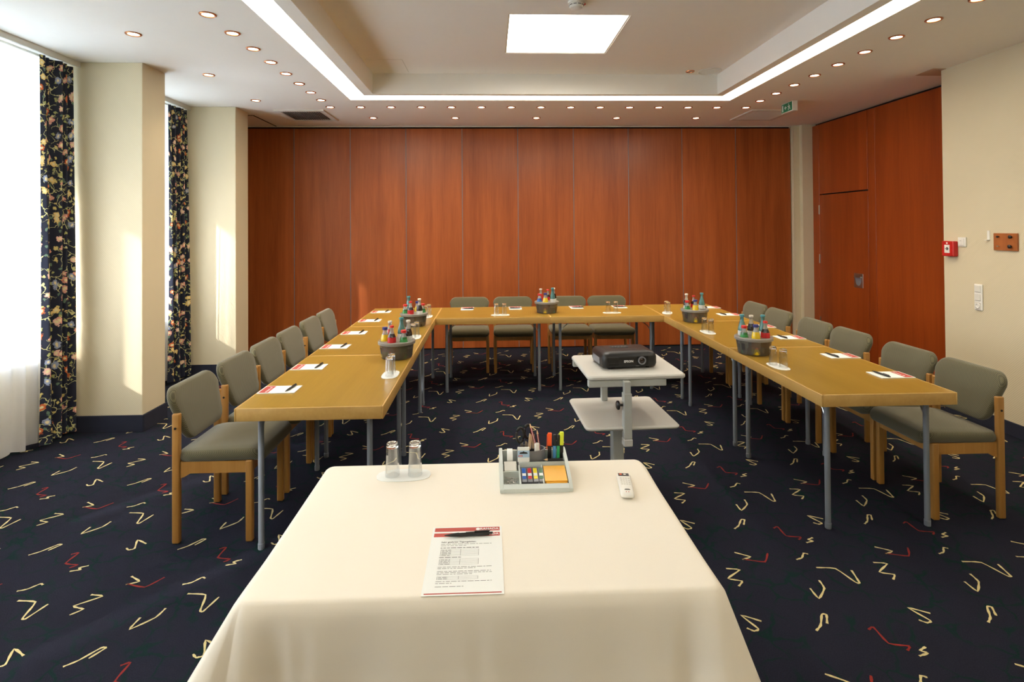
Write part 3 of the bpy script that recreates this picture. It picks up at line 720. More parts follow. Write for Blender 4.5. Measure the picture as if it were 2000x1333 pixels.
# ------------------------------------------------------------------ tablecloth
CZ = TH+.004
def tablecloth():
    hx, hy, cx, cy = .579, .374, -.02, 1.722
    r = .022
    # perimeter samples: position, normal, arc length
    per = []
    def seg(p, q, nrm, n):
        for i in range(n): t_ = i/n; per.append((p[0]+(q[0]-p[0])*t_, p[1]+(q[1]-p[1])*t_, nrm[0], nrm[1]))
    def arc(c, a0, n=12):
        for i in range(n):
            a = a0+PI/2*i/n; per.append((c[0]+r*math.cos(a), c[1]+r*math.sin(a), math.cos(a), math.sin(a)))
    seg((hx, -hy+r), (hx, hy-r), (1, 0), 26); arc((hx-r, hy-r), 0)
    seg((hx-r, hy), (-hx+r, hy), (0, 1), 40); arc((-hx+r, hy-r), PI/2)
    seg((-hx, hy-r), (-hx, -hy+r), (-1, 0), 26); arc((-hx+r, -hy+r), PI)
    seg((-hx+r, -hy), (hx-r, -hy), (0, -1), 60); arc((hx-r, -hy+r), 3*PI/2)
    sm = lambda a, b, x: (lambda t_: t_*t_*(3-2*t_))(max(0, min(1, (x-a)/(b-a))))
    bm = B(); rows = []
    ins = [.30, .2, .1, .04, .012]
    for k in ins: rows.append([bm.verts.new((x*(1-k), y*(1-k), CZ)) for x, y, a, b in per])
    rows.append([bm.verts.new((x*.999, y*.999, CZ-.001)) for x, y, a, b in per])
    rows.append([bm.verts.new((x+a*.006, y+b*.006, CZ-.006)) for x, y, a, b in per])
    nd = 16
    for k in range(1, nd+1):
        t_ = k/nd; row = []
        for i, (x, y, a, b) in enumerate(per):
            front = sm(.45, .9, -b) if b < 0 else 0
            hang = .175+front*.28
            ccx = abs(x)/hx; ccy = abs(y)/hy
            corner = math.exp(-(((hx-abs(x))**2+(hy-abs(y))**2)/(.13**2)))
            hang += .05*corner
            d = t_*hang
            fold = .010*math.sin(x*13+y*9)*t_+.006*math.sin(x*31+1.3)*t_
            cf = .10 if x < 0 else .30
            out = .006+.05*d+fold*(.6+front)*.8+corner*(cf*d+.012*t_)
            if b < -.5: out -= .16*d*math.exp(-((hx-abs(x)-.085)/.035)**2)
            if b < -.9:      # ironed creases on the front drop
                for xc in (-.43, -.01, .42): out -= .009*math.exp(-((x-xc)/.011)**2)*min(1, t_*4)
                out += .012*math.sin((x+.1)*7)*t_
                out -= .005*math.exp(-((d-.16)/.012)**2)
            # the side flaps wing out past the front drop
            if a < -.7 and y < 0: out += .085*t_*sm(.12, .345, -y)
            if a > .9 and y > 0: out += .03*t_*sm(.1, .33, y)
            row.append(bm.verts.new((x+a*(.006+out), y+b*(.006+out), CZ-.006-d)))
        rows.append(row)
    n = len(per)
    for A, Bq in zip(rows, rows[1:]):
        for i in range(n): bm.faces.new((A[i], A[(i+1) % n], Bq[(i+1) % n], Bq[i]))
    bm.faces.new(rows[0])
    o = obj('tablecloth', bm, 'cloth', None, True, 1.2); o.location = (cx, cy, 0)
    md = o.modifiers.new('thick', 'SOLIDIFY'); md.thickness = .0018; md.offset = 1
    tag(o, 'cream tablecloth draped over the foreground table', 'tablecloth')
tablecloth()
CT = CZ+.0022

# ------------------------------------------------------------------ chairs
def make_chair():
    t = thing('chair', 'x', 'chair', (0, 0, 0), 0, 'upholstered meeting chairs')
    pm = None
    for sx in (-1, 1):
        p = obj('rear_post', box(B(), -.015, .015, -.019, .019, 0, .675, .007, 3), 'chairwood', t, True) if pm is None else bpy.data.objects.new('rear_post', pm)
        if pm is None: pm = p.data
        else: COL.objects.link(p); p.parent = t
        p.location = (sx*.219, -.188, 0)
        bm = B(); lathe(bm, [(.0065, 0), (.0065, .002), (0, .003)], 10); bm.transform(mat4((0, 0, 1), (0, 1, 0), (-.015, 0, .6))) if sx < 0 else bm.transform(mat4((0, 1, 0), (0, 0, 1), (.015, 0, .6)))
        obj('bolt', bm, 'black', p, True)
    fm = None
    for sx in (-1, 1):
        p = obj('front_leg', box(B(), -.016, .016, -.018, .018, 0, .425, .007, 3), 'chairwood', t, True) if fm is None else bpy.data.objects.new('front_leg', fm)
        if fm is None: fm = p.data
        else: COL.objects.link(p); p.parent = t
        p.location = (sx*.215, .187, 0)
    for sx in (-1, 1):
        prof = [(-.165, .338), (-.145, .345), (-.115, .362), (.17, .362), (.17, .422), (-.165, .422)]
        bm = B(); prism(bm, [(sx*.215-.011, y, z) for y, z in prof], (.022, 0, 0)); obj('side_rail', bm, 'chairwood', t)
    obj('front_rail', box(B(), -.2, .2, .176, .198, .362, .42), 'chairwood', t)
    obj('rear_rail', box(B(), -.2, .2, -.199, -.177, .37, .42), 'chairwood', t)
    # seat cushion
    out = []
    for u, v in rrect(.475, .455, .055, 7): out.append((u*(1-.04*(.5-v/.455)), v))
    def seat(u, v, w_):
        z = .452+w_+.010*(v/.22)-.028*max(0, (v-.12)/.11)**2+.004*math.cos(u*6)
        return (u, v+.035, z)
    obj('seat', pillow(B(), out, .062, .02, seat, 6), 'fabric', t, True, 3)
    # backrest: narrow between the posts, wider and leaning back above them
    o2 = []
    N = 44
    for u, v in rrect(.47, .29, .075, 8):
        k = .395/.47; s_ = max(0, min(1, (v-.005)/.05)); s_ = s_*s_*(3-2*s_)
        o2.append((u*(k+(1-k)*s_), v))
    def back(u, v, w_):
        vv = v+.145
        y = -.152-.23*vv-.12*max(0, vv-.15)+w_-.12*(.055-u*u)*.7
        return (u, y, .517+vv*.985)
    obj('backrest', pillow(B(), o2, .046, .018, back, 6), 'fabric', t, True, 3)
    return t
def chairs():
    c0 = make_chair(); first = [True]
    def put(x, y, rz, l):
        if first[0]: c0.location = (x, y, 0); c0.rotation_euler = (0, 0, rz); c0['label'] = l; first[0] = False
        else: dup(c0, (x, y, 0), rz, l)
    dist = ['nearest to the viewer', 'second from the viewer', 'third from the viewer', 'fourth from the viewer', 'fifth from the viewer', 'farthest from the viewer']
    for i, y in enumerate((3.205, 3.735, 4.22, 4.705, 5.245, 5.73)):
        put(-1.457, y, -PI/2, 'grey-green upholstered beech chair along the window-side tables, %s' % dist[i])
    for i, y in enumerate((3.225, 3.71, 4.315, 4.80, 5.415, 5.905)):
        put(2.65, y, PI/2, 'grey-green upholstered beech chair along the door-side tables, %s' % dist[i])
    for i, x in enumerate((-.243, .275, .925, 1.41)):
        put(x, 6.46, PI, 'grey-green upholstered beech chair behind the back tables, %s from the left' % ORD[i])
chairs()

# ------------------------------------------------------------------ notepads and pens
def make_pad():
    t = thing('notepad', 'x', 'notepad', (0, 0, TH), 0, 'branded notepads at the places')
    t['group'] = 'printed notepads at the places'
    obj('sheets', box(B(), -.1, .1, -.068, .068, .0003, .004), 'paper', t)
    bm = B(); quad(bm, -.094, -.042, -.062, .062, .0043); o = obj('header_block', bm, 'redprint', t)
    bm = text_bm('RAMADA', .016, mat4((0, -1, 0), (1, 0, 0), (-.058, -.022, .0046)), .0004); obj('header_lettering', bm, 'glassmark', o)
    bm = B(); lathe(bm, [(0, 0), (.006, 0)], 14, (-.058, .034, .0046)) if 0 else None
    bm = B(); bmesh.ops.create_circle(bm, cap_ends=True, segments=16, radius=.007, matrix=Matrix.Translation((-.058, .03, .0046))); obj('header_emblem', bm, 'glassmark', o)
    return t
def make_pen():
    t = thing('ballpoint_pen', 'x', 'pen', (0, 0, 0), 0, 'black ballpoint pens on the notepads')
    rot = mat4((0, 0, 1), (0, 1, 0), (0, 0, 0))
    rot = Matrix(((0, 0, 1, 0), (0, 1, 0, 0), (-1, 0, 0, .0062), (0, 0, 0, 1)))
    bm = B(); lathe(bm, [(.0042, -.045), (.0058, -.02), (.0062, .03), (.0055, .062)], 12); bm.transform(rot); obj('barrel', bm, 'black', t, True)
    bm = B(); lathe(bm, [(.0008, -.066), (.0018, -.062), (.0042, -.045)], 10); bm.transform(rot); obj('tip', bm, 'black', t, True)
    bm = B(); lathe(bm, [(.003, .062), (.003, .072)], 10); bm.transform(rot); obj('button', bm, 'black', t, True)
    obj('clip', box(B(), .02, .064, -.0016, .0016, .0122, .0142), 'black', t)
    return t
def places():
    pad, pen = make_pad(), make_pen(); first = [True]
    def put(x, y, rz, px, py, prz, where):
        lp, le = 'white notepad with red header at %s' % where, 'black pen lying on the notepad at %s' % where
        if first[0]:
            pad.location = (x, y, TH); pad.rotation_euler = (0, 0, rz); pad['label'] = lp
            pen.location = (px, py, TH+.0042); pen.rotation_euler = (0, 0, prz); pen['label'] = le; first[0] = False
        else: dup(pad, (x, y, TH), rz, lp); dup(pen, (px, py, TH+.0042), prz, le)
    d = ['the nearest window-side place', 'the second window-side place', 'the third window-side place', 'the fourth window-side place', 'the fifth window-side place', 'the farthest window-side place']
    for i, (x, y) in enumerate(((-1.16, 3.118), (-1.158, 3.613), (-1.158, 4.22), (-1.15, 4.762), (-1.15, 5.38), (-1.15, 5.93))):
        put(x, y, 0, x+.058, y, math.radians(84), d[i])
    for i, (x, y) in enumerate(((2.358, 3.197), (2.368, 3.683), (2.362, 4.31), (2.385, 4.807), (2.38, 5.465), (2.385, 5.96))):
        put(x, y, PI, x-.058, y+.003, math.radians(-84 if i != 99 else 0), d[i].replace('window', 'door'))
    for i, x in enumerate((-.246, .277, .947, 1.427)):
        put(x, 6.085, -PI/2, x+.005, 6.04, PI if i % 2 else 0, 'the back table place, %s from the left' % ORD[i])
places()

# ------------------------------------------------------------------ coasters and glasses
def coaster_mesh():
    bm = B(); pts = []
    for k in range(16):
        a = 2*PI*k/16; c, s_ = math.cos(a), math.sin(a)
        pts.append((.096*math.copysign(abs(c)**.72, c), .05*math.copysign(abs(s_)**.72, s_), .0003))
    prism(bm, pts, (0, 0, .0014)); return bm
def make_glass():
    t = thing('tumbler', 'x', 'glass', (0, 0, 0), 0, 'upturned glass tumblers')
    bm = B(); lathe(bm, [(.0252, 0), (.0256, .001), (.0250, .012), (.0232, .058), (.0212, .1)], 12, close_bot=False, close_top=False); obj('wall', bm, 'glass', t, True, .3)
    bm = B(); lathe(bm, [(0, .1), (.0207, .1), (.0212, .1003), (.0212, .111), (.0195, .1155), (.015, .1165), (.011, .1145), (0, .114)], 20); obj('thick_base', bm, 'glassbase', t, True, .8)
    return t
def glasses():
    g0 = make_glass(); first = [True]; cm = None
    spots = [(-.605, 3.40, PI/2, TH, 'on the nearest window-side table'), (-.612, 4.55, PI/2, TH, 'on the middle window-side table'), (-.625, 5.60, PI/2, TH, 'at the inner corner of the farthest window-side table'),
             (.105, 5.63, 0, TH, 'on the left back table'), (1.255, 5.68, 0, TH, 'on the right back table'), (1.815, 5.63, PI/2-.35, TH, 'at the inner corner of the farthest door-side table'),
             (1.815, 4.575, PI/2, TH, 'on the middle door-side table'), (1.812, 3.44, PI/2, TH, 'on the nearest door-side table'), (-.311, 2.003, .03, CT, 'on the cream tablecloth')]
    for i, (x, y, rz, z, wh) in enumerate(spots):
        if cm is None: o = obj('coaster', coaster_mesh(), 'paper'); cm = o.data
        else: o = bpy.data.objects.new('coaster', cm); COL.objects.link(o)
        o.location = (x, y, z); o.rotation_euler = (0, 0, rz); tag(o, 'white paper coaster under two glasses %s' % wh, 'coaster', 'paper coasters')
        for s_, n in ((-1, 'left' if abs(rz) < .2 else 'nearer'), (1, 'right' if abs(rz) < .2 else 'farther')):
            d = .040*s_
            k = .012 if i in (5, 6, 7) else (.009 if i in (1, 2) else 0)
            p = (x+d*math.cos(rz)+(k*s_ if i in (1, 2) else -k*s_), y+d*math.sin(rz), z+.0018)
            l = 'upturned glass tumbler %s, %s of the pair' % (wh, n)
            if first[0]: g0.location = p; g0['label'] = l; first[0] = False
            else: dup(g0, p, 0, l)
glasses()

# ------------------------------------------------------------------ coolers and bottles
def make_cooler():
    t = thing('bottle_cooler', 'x', 'cooler', (0, 0, TH), 0, 'round bottle coolers')
    bm = B(); lathe(bm, [(0, .001), (.101, .001), (.104, .006), (.118, .103), (.115, .103), (.1, .008), (0, .006)], 40); obj('bucket', bm, 'bucket', t, True)
    # lid with six holes
    bm = B(); ed = []
    def loop(r, c, z):
        v = [bm.verts.new((c[0]+r*math.cos(2*PI*k/24), c[1]+r*math.sin(2*PI*k/24), z)) for k in range(24)]
        return [bm.edges.new((v[k], v[(k+1) % 24])) for k in range(24)]
    ed += loop(.123, (0, 0), .118)
    for k in range(6):
        a = 2*PI*k/6+.26; ed += loop(.0305, (.079*math.cos(a), .079*math.sin(a)), .118)
    bmesh.ops.triangle_fill(bm, use_beauty=True, edges=ed)
    r = bmesh.ops.extrude_face_region(bm, geom=list(bm.faces))
    for v in [g for g in r['geom'] if isinstance(g, bmesh.types.BMVert)]: v.co.z -= .016
    obj('lid', bm, 'bucketlid', t)
    bm = B(); lathe(bm, [(.123, .118), (.1265, .114), (.1265, .098), (.119, .096)], 40, close_top=False, close_bot=False); obj('rim', bm, 'bucketlid', t, True)
    bm = B()
    for a0, a1, z0, z1, mt in ((3.5, 3.75, .035, .08, 'lab_white'),):
        pts = []
        for k in range(7):
            a = a0+(a1-a0)*k/6; r0 = .1075+.0005; pts.append(a)
        va = [bm.verts.new(((.104+.014*(z0-.006)/.097+.0008)*math.cos(a), (.104+.014*(z0-.006)/.097+.0008)*math.sin(a), z0)) for a in pts]
        vb = [bm.verts.new(((.104+.014*(z1-.006)/.097+.0008)*math.cos(a), (.104+.014*(z1-.006)/.097+.0008)*math.sin(a), z1)) for a in pts]
        for k in range(6): bm.faces.new((va[k], va[k+1], vb[k+1], vb[k]))
    obj('sticker', bm, 'inkdark', t, True)
    return t
BT = {}
def make_bottle(kind):
    H, R, neck, body, cap, lab = {'cola': (.225, .0285, .0115, 'cola', 'cap_red', 'lab_red'), 'dark': (.245, .0275, .0115, 'cola', 'cap_white', 'lab_white'), 'orange': (.205, .0285, .014, 'orange', 'cap_blue', 'lab_orange'),
                                  'water': (.255, .0275, .0125, 'teal', 'cap_teal', 'lab_white'), 'juice': (.19, .0255, .0145, 'greenglass', 'cap_red', 'lab_green'), 'berry': (.235, .027, .0115, 'redjuice', 'cap_white', 'lab_red'), 'bitter': (.19, .0255, .0145, 'bluejuice', 'cap_red', 'lab_blue')}[kind]
    t = thing('bottle', 'x', 'bottle', (0, 0, 0), 0, 'small drink bottles in the coolers')
    fill = H*.76
    bm = B(); lathe(bm, [(0, 0), (R*.9, 0), (R, .004), (R, H*.60), (R*.93, H*.66), (neck*1.5, fill)], 18); obj('bottle_body', bm, body, t, True)
    bm = B(); lathe(bm, [(neck*1.5, fill), (neck*1.05, H*.83), (neck*.95, H*.93), (neck*1.12, H*.95), (neck*1.12, H*.97), (neck, H*.985)], 16, close_bot=False); obj('neck', bm, 'neck' if kind not in ('water',) else 'teal', t, True)
    bm = B(); hcap = .014 if neck < .013 else .018
    lathe(bm, [(neck*1.28, H-hcap), (neck*1.3, H-.003), (neck*1.1, H), (0, H)], 16, close_bot=False); obj('cap', bm, cap, t, True)
    zt = {'cola': .655, 'juice': .68, 'bitter': .68, 'berry': .62, 'dark': .56, 'water': .56, 'orange': .5}[kind]
    bm = B(); zl = min(zt, .6); prof = [(R+.0006, H*.2), (R+.0006, H*zl)]
    if zt > .6: prof.append((R*(1-.07*(zt-.6)/.06)+.0007, H*zt))
    lathe(bm, prof, 18, close_top=False, close_bot=False); obj('paper_label', bm, lab, t, True)
    return t
def coolers():
    c0 = make_cooler(); first = [True]
    spots = [(-.642, 3.855, 'on the window-side tables, nearer to the viewer', ['orange', 'water', 'dark', 'juice', 'cola', 'berry']),
             (-.69, 5.09, 'at the far window-side corner', ['water', 'juice', 'orange', 'cola', 'juice', 'dark']),
             (.59, 5.76, 'in the middle of the back tables', ['berry', 'bitter', 'cola', 'orange', 'dark', 'water']),
             (1.905, 5.11, 'at the far door-side corner', ['dark', 'juice', 'cola', 'orange', 'water', 'berry']),
             (1.835, 3.81, 'on the door-side tables, nearer to the viewer', ['water', 'juice', 'dark', 'orange', 'water', 'cola'])]
    # holes by compass seen from the viewer
    hole = [2*PI*k/6+.26 for k in range(6)]                      # 0 right-back, 1 back, 2 left-back, 3 left-front, 4 front, 5 right-front
    wh = ['right rear', 'rear', 'left rear', 'left front', 'front', 'right front']
    order = [{3: 'orange', 1: 'water', 0: 'dark', 5: 'juice', 4: 'cola', 2: 'berry'}, {2: 'water', 3: 'juice', 1: 'orange', 4: 'cola', 0: 'juice', 5: 'dark'},
             {3: 'bitter', 2: 'berry', 1: 'cola', 4: 'orange', 0: 'dark', 5: 'water'}, {2: 'dark', 3: 'juice', 1: 'cola', 4: 'orange', 0: 'water'}, {2: 'water', 3: 'juice', 1: 'dark', 4: 'orange', 0: 'water', 5: 'cola'}]
    desc = {'cola': 'dark cola bottle with red cap and label', 'dark': 'tall dark soda bottle with white cap', 'orange': 'yellow juice bottle with blue cap', 'water': 'tall teal glass water bottle', 'juice': 'small green bottle with red cap', 'berry': 'red drink bottle with white cap', 'bitter': 'small blue bottle with red cap'}
    for i, (x, y, w_, _) in enumerate(spots):
        l = 'round smoky bottle cooler %s' % w_
        if first[0]: c0.location = (x, y, TH+.0004); c0['label'] = l; first[0] = False
        else: dup(c0, (x, y, TH+.0004), 0, l)
        for h, k in order[i].items():
            p = (x+.079*math.cos(hole[h]), y+.079*math.sin(hole[h]), TH+.0066+.0004)
            lb = '%s, %s in %s cooler' % (desc[k], wh[h], ['nearest window-side', 'far window-side', 'back-table', 'far door-side', 'nearest door-side'][i])
            if k not in BT: BT[k] = make_bottle(k); BT[k].location = p; BT[k]['label'] = lb
            else: dup(BT[k], p, h, lb)
coolers()

# ------------------------------------------------------------------ projector and its stand
def stand():
    t = thing('projector_stand', 'pale grey two-shelf projector stand with black knob standing in the U', 'projector stand', (.84, 3.45, 0), math.radians(2))
    o = (.84, 3.45)
    obj('upper_shelf', slab(B(), .58, .54, .027, .03, .752, .008), 'standtop', t, True)
    obj('lower_shelf', slab(B(), .555, .56, .022, .035, .468, .008, -.03, -.005), 'standtop', t, True)
    bm = B(); box(bm, -.285, .172, -.262, -.222, .713, .7515, .003, 1); obj('shelf_beam', bm, 'standmetal', t)
    bm = B(); box(bm, -.285, .172, .215, .25, .713, .7515, .003, 1); obj('shelf_beam', bm, 'standmetal', t)
    ft = obj('front_sleeve', box(B(), -.092, -.045, -.305, -.258, .425, .685, .003, 1), 'standmetal', t)
    obj('inner_tube', box(B(), -.087, -.05, -.3, -.263, .685, .7515, .002, 1), 'standmetal', ft)
    obj('end_cap', box(B(), -.094, -.043, -.307, -.256, .385, .425, .003, 1), 'standtop', ft)
    obj('rear_post', box(B(), -.10, -.06, .2, .24, .49, .7515, .003, 1), 'standmetal', t)
    obj('column', box(B(), -.085, -.015, -.02, .05, .045, .4675, .004, 1), 'standmetal', t)
    kb = obj('knob', (lambda bm: (lathe(bm, [(.02, 0), (.026, .004), (.026, .012), (.018, .018), (0, .019)], 12), bm.transform(mat4((0, 0, 1), (0, 1, 0), (-.112, -.28, .615))), bm)[-1])(B()), 'black', t, True)
    bm = B(); tube(bm, [(-.112, -.28, .615), (-.092, -.28, .615)], .007, 8); obj('knob_shaft', bm, 'black', kb, True)
    for x in (-.26, .05): obj('foot_bar', box(B(), x, x+.04, -.34, .06, .012, .045, .004, 1), 'standmetal', t)
    obj('cross_bar', box(B(), -.22, .05, -.02, .03, .012, .045, .004, 1), 'standmetal', t)
    for x in (-.24, .07):
        for y in (-.3, .03): obj('glide', lathe(B(), [(.016, 0), (.016, .012)], 12, (x, y, 0)), 'rubber', t, True)
def projector():
    t = thing('projector', 'black video projector with round lens on the grey stand', 'projector', (.832, 3.45, .7792), math.radians(6))
    # local: front faces -y
    bm = B(); out = rrect(.335, .25, .03, 6)
    rows = [(0, .012), (.0, .016), (.004, .03), (.004, .068), (-.001, .084), (-.012, .095), (-.05, .101)]
    R = []
    for o, z in rows: R.append([bm.verts.new((x*(1+o/.1675), y*(1+o/.125), z)) for x, y in out])
    n = len(out)
    for a, b in zip(R, R[1:]):
        for i in range(n): bm.faces.new((a[i], a[(i+1) % n], b[(i+1) % n], b[i]))
    bm.faces.new(list(reversed(R[0]))); bm.faces.new(R[-1])
    body = obj('casing', bm, 'black', t, True, .7)
    y = -.1302
    # lens window
    bm = B(); w_, h_ = .07, .052; lx = .075
    fr = [(lx-w_/2, .024), (lx+w_/2, .024), (lx+w_/2, .024+h_), (lx-w_/2, .024+h_)]
    prism(bm, [(x, y, z) for x, z in fr], (0, -.0015, 0)); obj('lens_window', bm, 'blackgap', t)
    bm = B(); lathe(bm, [(.0245, 0), (.0245, .007), (.0185, .008), (.0165, .002)], 28, close_top=False); bm.transform(mat4((1, 0, 0), (0, 0, 1), (lx-.006, y-.0012, .050)));  ring = obj('lens_ring', bm, 'orgdark', t, True)
    bm = B(); lathe(bm, [(.0168, .002), (.012, .005), (.006, .0066), (0, .007)], 24); bm.transform(mat4((1, 0, 0), (0, 0, 1), (lx-.006, y-.0012, .050))); obj('lens', bm, 'cola', ring, True)
    sm = None
    for k in range(8):
        bm = B(); box(bm, -.138, -.075, y-.0024, y+.002, .023+k*.0068, .0262+k*.0068)
        obj('vent_slat', bm, 'rubber', t)
    obj('logo', text_bm('EPSON', .019, mat4((1, 0, 0), (0, 0, 1), (-.014, y-.0012, .047)), .0006), 'glassmark', t)
    obj('model_mark', merge(box(B(), .03, .052, y-.001, y, .0165, .0205), box(B(), .139, .153, y+.0085, y+.0095, .033, .036), box(B(), .142, .15, y+.0075, y+.0095, .044, .052)), 'ink', t)
    obj('control_panel', slab(B(), .12, .05, .0015, .02, .1012, .0004, -.02, .03), 'rubber', t)
    for k in range(5): obj('button', lathe(B(), [(.005, .1025), (.005, .104), (0, .1043)], 10, (-.06+.02*k, .03, 0)), 'ink', t, True)
    for x in (-.12, .12): obj('foot', lathe(B(), [(.012, .0002), (.012, .013)], 12, (x, -.09, 0)), 'rubber', t)
    obj('foot', lathe(B(), [(.012, .0002), (.012, .013)], 12, (0, .09, 0)), 'rubber', t)
    obj('side_panel', box(B(), -.1735, -.17, -.06, .08, .02, .06, .001, 1), 'orgdark', t)
stand(); projector()

# ------------------------------------------------------------------ things on the cream tablecloth
def sheet():
    t = thing('form_sheet', 'white printed form with red header bands under the black pen, foreground', 'paper', (-.07, 1.497, CT))
    W, H = .2, .304
    obj('page', box(B(), -W/2, W/2, -H/2, H/2, .0002, .0011), 'paper', t)
    z = .0013
    bm = B(); quad(bm, -.094, .094, .128, .148, z); hd = obj('header_band', bm, 'redprint', t)
    bm = B(); quad(bm, -.094, .094, .101, .120, z); obj('header_band', bm, 'redprint', t)
    bm = B(); quad(bm, -.094, .094, -.147, -.143, z); obj('footer_band', bm, 'redprint', t)
    bm = text_bm('RAMADA', .013, mat4((1, 0, 0), (0, 1, 0), (.064, .138, z+.0002)), .0003); b2 = text_bm('RAMADA', .013, mat4((1, 0, 0), (0, 1, 0), (.064, .111, z+.0002)), .0003)
    obj('band_lettering', merge(bm, b2), 'glassmark', hd)
    bm = B(); bmesh.ops.create_circle(bm, cap_ends=True, segments=18, radius=.0062, matrix=Matrix.Translation((.031, .138, z+.0002))); bmesh.ops.create_circle(bm, cap_ends=True, segments=18, radius=.0062, matrix=Matrix.Translation((.031, .111, z+.0002)))
    obj('band_emblem', bm, 'glassmark', hd)
    obj('greeting_line', text_bm('Sehr geehrter Tagungsleiter,', .0085, mat4((1, 0, 0), (0, 1, 0), (-.07, .074, z)), .0002, 'LEFT'), 'inkdark', t)
    rnd = random.Random(5); bm = B(); bd = B()
    def words(x0, x1, y, h=.0018, b=None):
        x = x0
        while x < x1:
            l = rnd.uniform(.005, .016); quad(b or bm, x, min(x+l, x1), y, y+h, z); x += l+.0025
    words(-.07, .07, .063); words(-.07, 0, .056)
    words(-.07, .035, .045, .0024, bd)
    def grid(y1, y0, n, x0=-.068, xm=-.014, x1=.035):
        for k in range(n+1): yy = y1+(y0-y1)*k/n; quad(bm, x0, x1, yy-.0003, yy+.0003, z)
        for x in (x0, xm, x1): quad(bm, x-.0004, x+.0004, y0, y1, z)
        for k in range(n): words(x0+.003, x0+.028, y1+(y0-y1)*(k+.7)/n)
    grid(.039, .009, 5); words(-.07, -.012, .001, .0024, bd); grid(-.005, -.03, 4)
    for y, x1 in ((-.041, .072), (-.047, .028), (-.059, .068), (-.065, .072), (-.071, .02)): words(-.07, x1, y)
    grid(-.079, -.091, 2); words(-.07, .07, -.1); words(-.07, -.03, -.107); words(-.07, .0, -.12)
    obj('print_lines', bm, 'ink', t); obj('print_headings', bd, 'inkdark', t)
    p = make_pen(); p.location = (-.068, 1.598, CT+.0014); p.rotation_euler = (0, 0, .06); p['label'] = 'black promotional pen lying across the red header of the printed form'; p['group'] = 'pen on the form'
    del p['group']
    obj('pen_print', merge(box(B(), -.025, -.005, -.002, .002, .0123, .0127)), 'glassmark', p)
def remote():
    t = thing('remote_control', 'white remote control with black display on the tablecloth corner', 'remote', (.452, 1.862, CT), math.radians(-8))
    bm = B(); out = []
    for x, y in rrect(.046, .158, .012, 5): out.append((x*(1+.12*(y/.079)*.5+ .0), y))
    pillow(bm, out, .02, .006, lambda u, v, w_: (u, v, .0105+w_), 6); obj('casing', bm, 'white', t, True, 1.2)
    obj('display', box(B(), -.019, .017, .05, .068, .0208, .0222), 'black', t)
    for x, mt in ((-.011, 'hl_orange'), (.003, 'white')): obj('display_key', box(B(), x-.004, x+.004, .056, .063, .0222, .0228), mt, t)
    bm = B()
    for r in range(4):
        for c in range(4):
            k = obj('key', box(B(), -.015+c*.0085, -.009+c*.0085, .028-r*.0145, .0345-r*.0145, .0206, .0226, .001, 1), 'trim_white', t)
    obj('lettering', box(B(), -.008, .01, -.0525, -.0505, .0208, .0219), 'inkdark', t); obj('lettering', box(B(), -.006, .008, -.047, -.046, .0208, .0219), 'ink', t)
    for x in (-.004, .004): obj('indicator', box(B(), x-.0012, x+.0012, -.066, -.064, .02, .0217), 'red', t)
